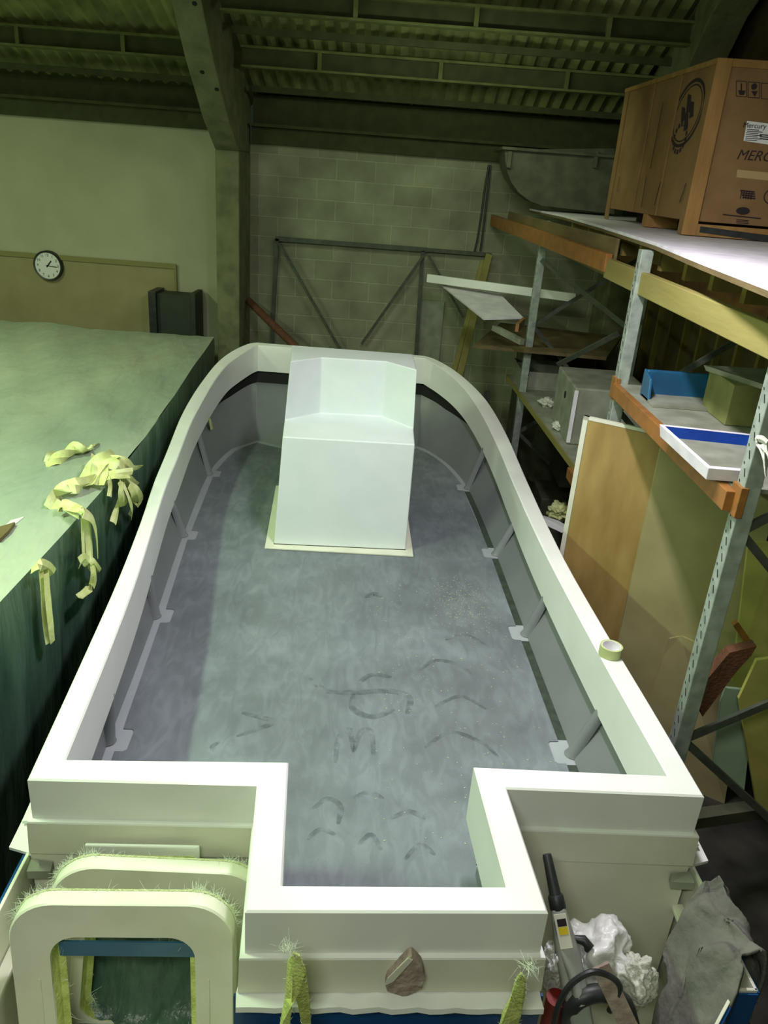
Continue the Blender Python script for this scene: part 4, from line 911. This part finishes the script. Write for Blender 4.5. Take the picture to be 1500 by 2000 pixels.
# handling symbols: boxes with glass, hands, arrows
mb = MB()
def outline(x0, y0, x1, y1, w=.004):
    P_ = [fq(x0, y0), fq(x1, y0+.07*(x1-x0)), fq(x1, y1+.07*(x1-x0)), fq(x0, y1)]
    for i in range(4): mb.beam(P_[i], P_[(i+1) % 4], w, .001, tuple(fn))
outline(1438, 158, 1458, 188); outline(1461, 160, 1484, 190); outline(1487, 162, 1510, 193)
mb.slab([fq(1442, 176), fq(1456, 177), fq(1453, 186), fq(1444, 185)], fn*.001); mb.beam(fq(1448, 163), fq(1448, 178), .008, .001, tuple(fn))
mb.tube([fq(1473, 169), fq(1473, 169)+fn*.001], .018, 14); mb.slab([fq(1467, 178), fq(1480, 178), fq(1474, 189)], fn*.001)
for j in range(4): mb.beam(fq(1446+j*1.5, 372+j*4.4), fq(1474+j*.5, 375+j*4.4), .009, .001, tuple(fn))
for j in range(5): mb.beam(fq(1449+j*5, 371+j*.5), fq(1446+j*5, 388+j*.5), .006, .001, tuple(fn))
mb.build('printed_symbols', INK, crate); mb = MB(); cc = fq(1508, 384); nn = 24
for i in range(nn): mb.beam(cc+ex*.05*math.cos(2*math.pi*i/nn)+UP*.045*math.sin(2*math.pi*i/nn), cc+ex*.05*math.cos(2*math.pi*(i+1)/nn)+UP*.045*math.sin(2*math.pi*(i+1)/nn), .007, .001, tuple(fn))
mb.build('printed_ring', INK, crate); mb = MB(); cc = fq(1451, 412); mb.add([cc+ex*.045*math.cos(2*math.pi*i/nn)+UP*.024*math.sin(2*math.pi*i/nn)+fn*.001 for i in range(nn)], [list(range(nn))])
mb.beam(fq(1412, 419), fq(1486, 427), .008, .001, tuple(fn))
for j in range(4): mb.beam(fq(1438, 429+j*3), fq(1462, 431+j*3), .005, .001, tuple(fn))
mb.build('printed_seal', INK, crate)
# oval emblem on the long side
mb = MB(); c0 = lq(1342, 222); nn = 36
for i in range(nn):
    def el(t_, k=1):
        return c0+ey*(.27*k*math.cos(t_))+UP*(.20*k*math.sin(t_))+ey*(-.04*math.sin(t_))
    a0 = 2*math.pi*i/nn; a1 = 2*math.pi*(i+1)/nn
    mb.beam(el(a0), el(a1), .022, .001, tuple(ln)); mb.beam(el(a0, .86), el(a1, .86), .010, .001, tuple(ln))
for dx, dz, s_ in ((-.08, .02, .11), (0, .06, .13), (.07, .0, .10), (-.02, -.05, .12)):
    p = c0+ey*dx+UP*dz; mb.slab([p-ey*.05-UP*s_*.4, p+ey*.02-UP*s_*.5, p+ey*.06+UP*s_*.5, p-ey*.01+UP*s_*.4], ln*.001)
c1 = c0-UP*.15+ey*.05
for i in range(14): 
    a0 = 2*math.pi*i/14; a1 = a0+.3; mb.beam(c1+ey*.12*math.cos(a0)+UP*.09*math.sin(a0), c1+ey*.12*math.cos(a1)+UP*.09*math.sin(a1), .03, .001, tuple(ln))
tag(mb.build('printed_emblem', INK, crate), 'dark oval printed emblem')
# slots / dark seams
for p, q in (((1404, 200), (1399, 218)), ((1386, 290), (1379, 322)), ((1366, 380), (1361, 415))): MB().beam(fq(*p, .002), fq(*q, .002), .007, .001, tuple(fn)).build('dark_slot', INK, crate)
for p, q in (((1295, 200), (1270, 330)), ((1290, 355), (1278, 400)), ((1262, 345), (1252, 405)), ((1340, 358), (1327, 395)), ((1210, 345), (1205, 375))): MB().beam(lq(*p, .016), lq(*q, .016), .010, .001, tuple(ln)).build('dark_slot', INK, crate)


# grey moulded tub behind the crate on the top shelf
t = thing('grey_tub_moulding', Y(1100, 400, 9.0), 'grey round-bottomed moulding on the top shelf, left of the crate', 'moulding')
prof = [(986, 292), (987, 315), (990, 333), (998, 355), (1013, 376), (1035, 393), (1060, 402), (1200, 418)]
mb = MB(); rows = []
yd = 8.6
base = Y(1040, 405, yd).z
for i, (px, py) in enumerate(prof):
    a_ = Y(px, py, yd); rows.append([a_+Vector((.15*abs(math.cos(k_)), .9*(1-math.cos(k_))*.5, 0)) if False else a_ for k_ in (0,)][0])
# closed outline extruded backwards, narrowing
top_r = Y(1200, 290, yd); out = [Vector((p.x, p.y, max(p.z, 3.255))) for p in rows]+[Vector((top_r.x, yd, top_r.z))]
cx_ = sum(p.x for p in out)/len(out); czz = out[0].z
back = [Vector((cx_+(p.x-cx_)*.92, yd+.9, czz+(p.z-czz)*.9)) for p in out]; mid = [Vector((p.x, yd+.45, p.z)) for p in out]
mb.loft([out, mid, back], closed=True, cap=True); mb.build('tub_shell', GREYD, t, smooth=True)
a_ = Y(985, 286, yd-.03); b_ = Y(1205, 292, yd-.03); mb = MB(); mb.box((a_.x-.02, yd-.05, a_.z-.03), (b_.x, yd+.9, a_.z)); mb.build('tub_rim', GREYD, t, bevel=.008)
for px in (996, 1165): q = Y(px, 300, yd-.02); MB().box((q.x-.02, yd-.045, q.z-.13), (q.x+.02, yd, q.z+.02)).build('rim_lug', GREYD, t, bevel=.004)

# ------------------------------------------------------------------ RIGHT SIDE: shelf goods
zs2 = 2.43
# board carrying the blue moulds
tag(MB().slab([Vector((1.40, y1+.05, zs2-.02)), Vector((2.45, y1+.05, zs2-.02)), Vector((2.40, y2-.03, zs2-.02)), Vector((1.345, y2-.03, zs2-.02))], (0, 0, .018)).build('middle_shelf_board', GREYM), 'shelf board on the orange beam carrying the blue mouldings', 'shelf board')
# upright blue moulding
t = thing('blue_tray_moulding', Z(1300, 790, zs2), 'blue open box moulding standing on its edge at the far end of the middle shelf', 'moulding')
yb_ = 4.45
a_ = Y(1262, 722, yb_); b_ = Y(1410, 735, yb_); zlo = zs2; 
MB().hexa([(a_.x, yb_, zlo), (b_.x, yb_, zlo), (b_.x, yb_+.03, zlo), (a_.x, yb_+.03, zlo)], [(a_.x+.01, yb_, a_.z), (b_.x, yb_, a_.z), (b_.x, yb_+.03, a_.z), (a_.x+.01, yb_+.03, a_.z)]).build('back_panel', BLUEP, t, bevel=.01)
MB().hexa([(a_.x, yb_-.14, zlo), (a_.x+.015, yb_-.14, zlo), (a_.x+.015, yb_+.03, zlo), (a_.x, yb_+.03, zlo)], [(a_.x, yb_-.10, a_.z-.03), (a_.x+.015, yb_-.10, a_.z-.03), (a_.x+.015, yb_+.03, a_.z), (a_.x, yb_+.03, a_.z)]).build('side_panel', BLUEP, t, bevel=.004)
MB().box((a_.x, yb_-.24, zlo), (b_.x, yb_, zlo+.015)).build('base_panel', GREYM, t)
# lower blue tray
c1_ = [Z(1288, 828, zs2+.06), Z(1475, 848, zs2+.06), Z(1480, 922, zs2+.06), Z(1384, 914, zs2+.06)]
t = thing('blue_tray_moulding', (c1_[0]+c1_[2])/2-Vector((0, 0, .06)), 'shallow tray moulding with white rim and deep blue inside, nearest on the middle shelf', 'moulding')
def inset(q, f_): c = sum(q, Vector())/len(q); return [p.lerp(c, f_) for p in q]
mb = MB(); o_ = c1_; i_ = inset(c1_, .10); dn = Vector((0, 0, -.055))
mb.loft([[p+dn for p in inset(c1_, .05)], o_, i_], closed=True, cap=False); mb.build('tray_rim', WBOARD, t, bevel=.003)
mb = MB(); mb.loft([[p-Vector((0, 0, .001)) for p in i_], [p+dn*.8 for p in inset(c1_, .2)]], closed=True, cap=False); mb.build('tray_inner_wall', BLUED, t)
mb = MB(); mb.add([p+dn*.8 for p in inset(c1_, .2)], [[0, 1, 2, 3]]); mb.build('tray_floor', GREYM, t)
# greenish box with white lipped tray on it
g0 = Y(1405, 835, 4.0); g1 = Y(1425, 722, 4.0); t = thing('green_box', (g0.x+.3, 4.1, zs2), 'olive green box on the middle shelf behind the near upright', 'box')
MB().box((g0.x, 3.95, zs2), (g0.x+.16, 4.3, Y(1400, 745, 4.0).z)).build('box_side', CARDG, t, bevel=.004)
MB().box((g0.x+.16, 4.03, zs2), (g0.x+.62, 4.3, Y(1400, 745, 4.0).z)).build('box_front', CARDG, t, bevel=.004)
zt_ = Y(1400, 745, 4.0).z
t2 = thing('shallow_lid', (g0.x+.35, 4.05, zt_), 'dark shallow lid with a pale lip lying on the green box', 'lid')
mb = MB(); q = [Vector((g0.x-.06, 4.25, zt_+.03)), Vector((g0.x+.12, 3.85, zt_+.03)), Vector((g0.x+.7, 3.85, zt_+.03)), Vector((g0.x+.7, 4.3, zt_+.03))]
mb.loft([[p-Vector((0, 0, .029)) for p in inset(q, .04)], q, inset(q, .1), [p-Vector((0, 0, .02)) for p in inset(q, .12)]], closed=True, cap=True); mb.build('lid_lip', GREYM, t2)

# leaning boards below the orange beam
def board(px, ys, z1, th, m, nm, lb, cat='board', zb=0.0):
    a_ = Y(*px[0], ys[0]); b_ = Y(*px[1], ys[1]); zt = (a_.z+b_.z)/2 if z1 is None else z1
    dd = Vector((b_.x-a_.x, b_.y-a_.y, 0)).normalized(); n_ = Vector((-dd.y, dd.x, 0)); n_ = n_ if n_.y > 0 else -n_
    return a_, b_, zt, dd, n_
a_, b_, zt, dd, n_ = board(((1140, 812), (1302, 830)), (4.7, 4.45), None, .02, PLY, '', '')
zt = a_.z
ply = thing('plywood_board', ((a_.x+b_.x)/2, 4.6, 0), 'tall orange-brown plywood board with a pale edge, leaning against the rack', 'board')
MB().slab([Vector((a_.x, a_.y, 0))+dd*.03, Vector((b_.x, b_.y, 0)), Vector((b_.x, b_.y, zt-.02)), Vector((a_.x, a_.y, zt-.02))+dd*.03], n_*.018).build('veneer_face', PLY, ply)
MB().slab([Vector((a_.x, a_.y, 0)), Vector((a_.x, a_.y, 0))+dd*.035, Vector((a_.x, a_.y, zt))+dd*.035, Vector((a_.x, a_.y, zt))], n_*.03-n_*.006).build('pale_edge', GELI, ply)
MB().slab([Vector((a_.x, a_.y, zt-.025)), Vector((b_.x, b_.y, zt-.025)), Vector((b_.x, b_.y, zt)), Vector((a_.x, a_.y, zt))], n_*.03-n_*.006).build('pale_top_edge', GELI, ply)
c0_ = Y(1300, 850, 4.35); c1b = Y(1442, 960, 4.0)
tag(MB().slab([Vector((c0_.x, 4.38, 0)), Vector((c1b.x+.25, 4.05, 0)), Vector((c1b.x+.25, 4.05, 2.26)), Vector((c0_.x, 4.38, 2.26))], (0, .018, 0)).build('beige_sheet', BEIGE), 'wide beige hardboard sheet standing right of the plywood board', 'sheet')
e0 = Y(1278, 1262, 4.2)
tag(MB().slab([Vector((e0.x+.0, 4.22, 0)), Vector((e0.x+.55, 3.9, 0)), Y(1460, 1300, 3.9), Y(1330, 1242, 4.2), Y(1308, 1248, 4.22), Y(1300, 1275, 4.22)], (0, .015, 0)).build('beige_sheet', BEIGE), 'low notched beige offcut leaning on the wide beige sheet', 'sheet')
# yellow board and green sheet right of first upright
tag(MB().slab([Y(1462, 1060, 3.75), Y(1520, 1060, 3.7), Y(1500, 1420, 3.7), Y(1430, 1330, 3.75)], (0, .02, 0)).build('yellow_sheet', YEL), 'narrow yellow sheet seen behind the near upright', 'sheet')
tag(MB().slab([Y(1515, 1285, 3.2), Y(1530, 1620, 3.2), Y(1478, 1575, 3.2), Y(1443, 1365, 3.2), Y(1478, 1290, 3.2)], (0, .02, 0)).build('yellow_sheet', YEL), 'yellow-green board low at the right edge of the photo', 'sheet')
tag(MB().slab([Y(1408, 1372, 3.3), Y(1418, 1345, 3.3), Y(1475, 1350, 3.3), Y(1452, 1560, 3.3), Y(1392, 1500, 3.3)], (0, .02, 0)).build('green_sheet', SEA), 'pale green sheet standing low behind the rack braces', 'sheet')
tag(MB().slab([Y(1360, 1352, 3.25), Y(1425, 1275, 3.25), Y(1478, 1262, 3.25), Y(1468, 1280, 3.25), Y(1440, 1310, 3.25), Y(1395, 1370, 3.25), Y(1372, 1400, 3.25)], (0, .06, 0)).build('rusty_plate', RUST), 'grey plate with rust stains leaning beside the near upright', 'plate')
tag(MB().slab([Y(1432, 1222, 3.6), Y(1442, 1215, 3.6), Y(1472, 1258, 3.6), Y(1462, 1268, 3.6)], (0, .03, 0)).build('orange_bracket', ORANGE), 'short orange bracket above the rusty plate', 'bracket')
tag(MB().beam(Y(1350, 1600, 3.1), Y(1520, 1575, 3.3), .07, .07).build('floor_bearer', GREYD), 'grey timber bearer lying low beside the boat at right', 'bearer')
# white cloth tied to the near upright
mb = MB(); ribbon(mb, [X(1478, 862, 1.375), X(1486, 868, 1.37), X(1490, 890, 1.365), X(1494, 930, 1.37)], .03, WY, .4); ribbon(mb, [X(1478, 856, 1.375), X(1490, 858, 1.37), X(1500, 866, 1.375)], .025, (0, .3, 1), .3); ribbon(mb, [X(1488, 866, 1.37), X(1496, 880, 1.365), X(1503, 905, 1.37)], .02, WY, .4)
tag(mb.build('tied_rag', RAGW, smooth=True), 'white rag tied round the near rack upright', 'rag')

# ------------------------------------------------------------------ FAR BAY
LZ = 1.62
la = Z(990, 731, LZ); lb_ = Z(1128, 915, LZ)
dirv = (lb_-la).normalized(); 
tag(MB().slab([la, lb_, lb_+Vector((1.1, .1, 0)), la+Vector((1.2, .1, 0))], (0, 0, -.03)).build('lower_shelf_board', [GREYM]), 'grey shelf board carrying boxes in the far rack bay', 'shelf board')
tag(MB().slab([la+Vector((-.012, 0, .003)), lb_+Vector((-.012, 0, .003)), lb_+Vector((.0, 0, .003)), la+Vector((.0, 0, .003))], (0, 0, -.05)).build('edge_lipping', TIMB), 'yellow edge strip along the grey shelf board in the far rack bay', 'strip')
tag(MB().beam(lb_+Vector((-.03, .10, -.07)), lb_+Vector((-.01, -.4, -.07)), .04, .08).build('orange_beam_end', ORANGE), 'orange beam end under the grey shelf board, beside the plywood', 'beam')
# open grey tray box
def openbox(c, sx, sy, h, m, nm, lb, cat, rz=0, th=.015, parts=True):
    t_ = thing(nm, c, lb, cat, rz); ca, sa = math.cos(rz), math.sin(rz)
    def P_(x_, y_, z_): return Vector((c.x+x_*ca-y_*sa, c.y+x_*sa+y_*ca, c.z+z_))
    MB().slab([P_(-sx/2, -sy/2, 0), P_(sx/2, -sy/2, 0), P_(sx/2, sy/2, 0), P_(-sx/2, sy/2, 0)], (0, 0, th)).build('bottom', m, t_)
    for x0, x1, y0, y1_ in ((-sx/2, -sx/2+th, -sy/2, sy/2), (sx/2-th, sx/2, -sy/2, sy/2), (-sx/2+th, sx/2-th, -sy/2, -sy/2+th), (-sx/2+th, sx/2-th, sy/2-th, sy/2)):
        MB().slab([P_(x0, y0, th), P_(x1, y0, th), P_(x1, y1_, th), P_(x0, y1_, th)], (0, 0, h)).build('side', m, t_, bevel=.003)
    return t_
q = Z(1040, 752, LZ); openbox(q+Vector((.1, .12, 0)), .52, .62, .16, GREYM, 'open_tray', 'open grey tray at the far end of the lower grey shelf', 'tray')
q = Z(1120, 862, LZ); b0 = q+Vector((.18, .15, 0))
t = thing('grey_moulded_box', b0, 'tall grey moulded box with a white corner strip on the lower grey shelf', 'box')
k0 = Z(1106, 868, LZ)
MB().box((k0.x, k0.y, LZ+.001), (k0.x+.6, k0.y+.75, LZ+.46)).build('box_shell', GREYM, t, bevel=.012)
MB().box((k0.x-.006, k0.y-.012, LZ+.02), (k0.x+.024, k0.y, LZ+.44)).build('corner_strip', WBOARD, t)
MB().tube([(k0.x+.004, k0.y+.33, LZ+.32), (k0.x-.004, k0.y+.33, LZ+.32)], .03, 14).build('dark_hole', DARKM, t)
c = Z(1060, 792, LZ)+Vector((.04, 0, .03)); blob('white_rag', c, .07, .11, .03, RAGW, 'crumpled white rag on the grey shelf just before the open tray', 'rag', .6, 7, 31)
c = Z(1088, 838, LZ)+Vector((.02, 0, .03)); blob('white_rag', c, .06, .09, .03, RAGW, 'crumpled white rag on the shelf edge nearest the plywood', 'rag', .6, 7, 37)
# white long beam across and sheet boards below it
w0 = Y(835, 543, 8.9); w1 = Y(1125, 582, 8.3)
tag(MB().beam(w0, w1, .05, .085, (0, 0, 1)).build('white_plank', GEL, bevel=.004), 'long white plank lying across the far rack bay', 'plank')
s0 = Y(860, 556, 8.85)
tag(MB().slab([Y(862, 556, 8.95), Y(975, 572, 8.8), Y(1022, 620, 7.6), Y(945, 622, 7.5)], (0, 0, -.015)).build('grey_sheet', WBOARD), 'pale grey sheet lying under the white plank', 'sheet')
p_ = [Y(930, 622, 7.5), Y(1195, 642, 7.4), Y(1225, 600, 8.6), Y(985, 574, 8.9)]
tag(MB().slab([Vector((q.x, q.y, 2.06)) for q in p_], (0, 0, -.03)).build('far_shelf_board', TIMB2), 'brown shelf board under the white plank in the far rack bay', 'shelf board')
tag(MB().beam(Y(1022, 628, 7.45), Y(1010, 640, 7.0), .03, .07).build('orange_beam_end', ORANGE), 'short orange beam end below the pale grey sheet', 'beam')
tag(MB().beam(Y(965, 640, 7.6), Y(1020, 668, 7.2), .05, .05).build('grey_angle', GREYM), 'grey angle piece under the brown shelf board in the far bay', 'angle')
q = Y(1100, 670, 7.9); tag(MB().box((q.x-.25, 8.7, 0), (q.x+.55, 9.2, 1.95)).build('dark_carton', GREYD, bevel=.01), 'tall dark carton standing at the far end below the white plank', 'carton')
# long braces on rack back plane of the far bays
for p, q, yy0, yy1 in (((1058, 508), (1225, 640), 7.6, 6.6), ((1090, 712), (1210, 650), 6.8, 6.2)):
    MB().beam(Y(*p, yy0), Y(*q, yy1), .04, .02, (0, 1, 0)).build('back_brace', STEELD, rack)
# leaning timbers behind the bow
for pts_, w, lb in ((((955, 498), (905, 700), (896, 745)), .075, 'longer yellow timber batten leaning behind the right of the bow'), (((942, 510), (893, 700), (884, 740)), .05, 'shorter yellow timber batten leaning beside the longer one behind the bow')):
    a_ = Y(*pts_[0], 9.75); b_ = Y(*pts_[1], 9.1); dd = (b_-a_).normalized(); b2 = b_+dd*((0-b_.z)/dd.z) if dd.z < 0 else b_
    tag(MB().beam(a_, b2, w, w*.7, (0, 1, 0)).build('leaning_batten', TIMB, bevel=.003), lb, 'batten', 'leaning timber battens')
# dim clutter under the lower shelf
q = Z(1090, 925, .95); t = openbox(q+Vector((.28, .2, -.1)), .55, .6, .28, GREYD, 'green_grey_bin', 'dark green-grey bin under the lower grey shelf beside the plywood', 'bin')
q = Z(1060, 870, .9); tag(MB().tube([q+Vector((.15, .3, -.5)), q+Vector((.15, .3, .1)), q+Vector((.15, .3, .14))], [.2, .2, .16], 20).build('grey_drum', GREYD, smooth=True), 'dark grey drum on the floor under the lower grey shelf', 'drum')
q = Z(1075, 975, .6); tag(MB().box((q.x-.1, q.y-.05, .0), (q.x+.45, q.y+.5, .62)).build('dark_carton', GREYD, bevel=.01), 'dark carton on the floor between the boat and the plywood', 'carton')
q = Z(1080, 1030, .9); t = MB(); ribbon(t, [Z(1056, 1012, .95), Z(1075, 1020, .95), Z(1105, 1035, .95)], .09, (0, 1, .2), .2); tag(t.build('white_strip_offcut', GEL, smooth=True), 'white curved offcut beside the boat at the foot of the plywood', 'offcut')
blob('green_rag', Z(1090, 992, .9)+Vector((.02, 0, -.03)), .10, .10, .08, PAPER, 'yellow-green crumpled masking paper by the foot of the plywood', 'paper', .6, 8, 51)
tag(MB().beam((.98, 7.9, 0), (.95, 8.0, 1.5), .05, .05).build('short_post', STEELD), 'dark steel post standing beyond the bow at right', 'post')
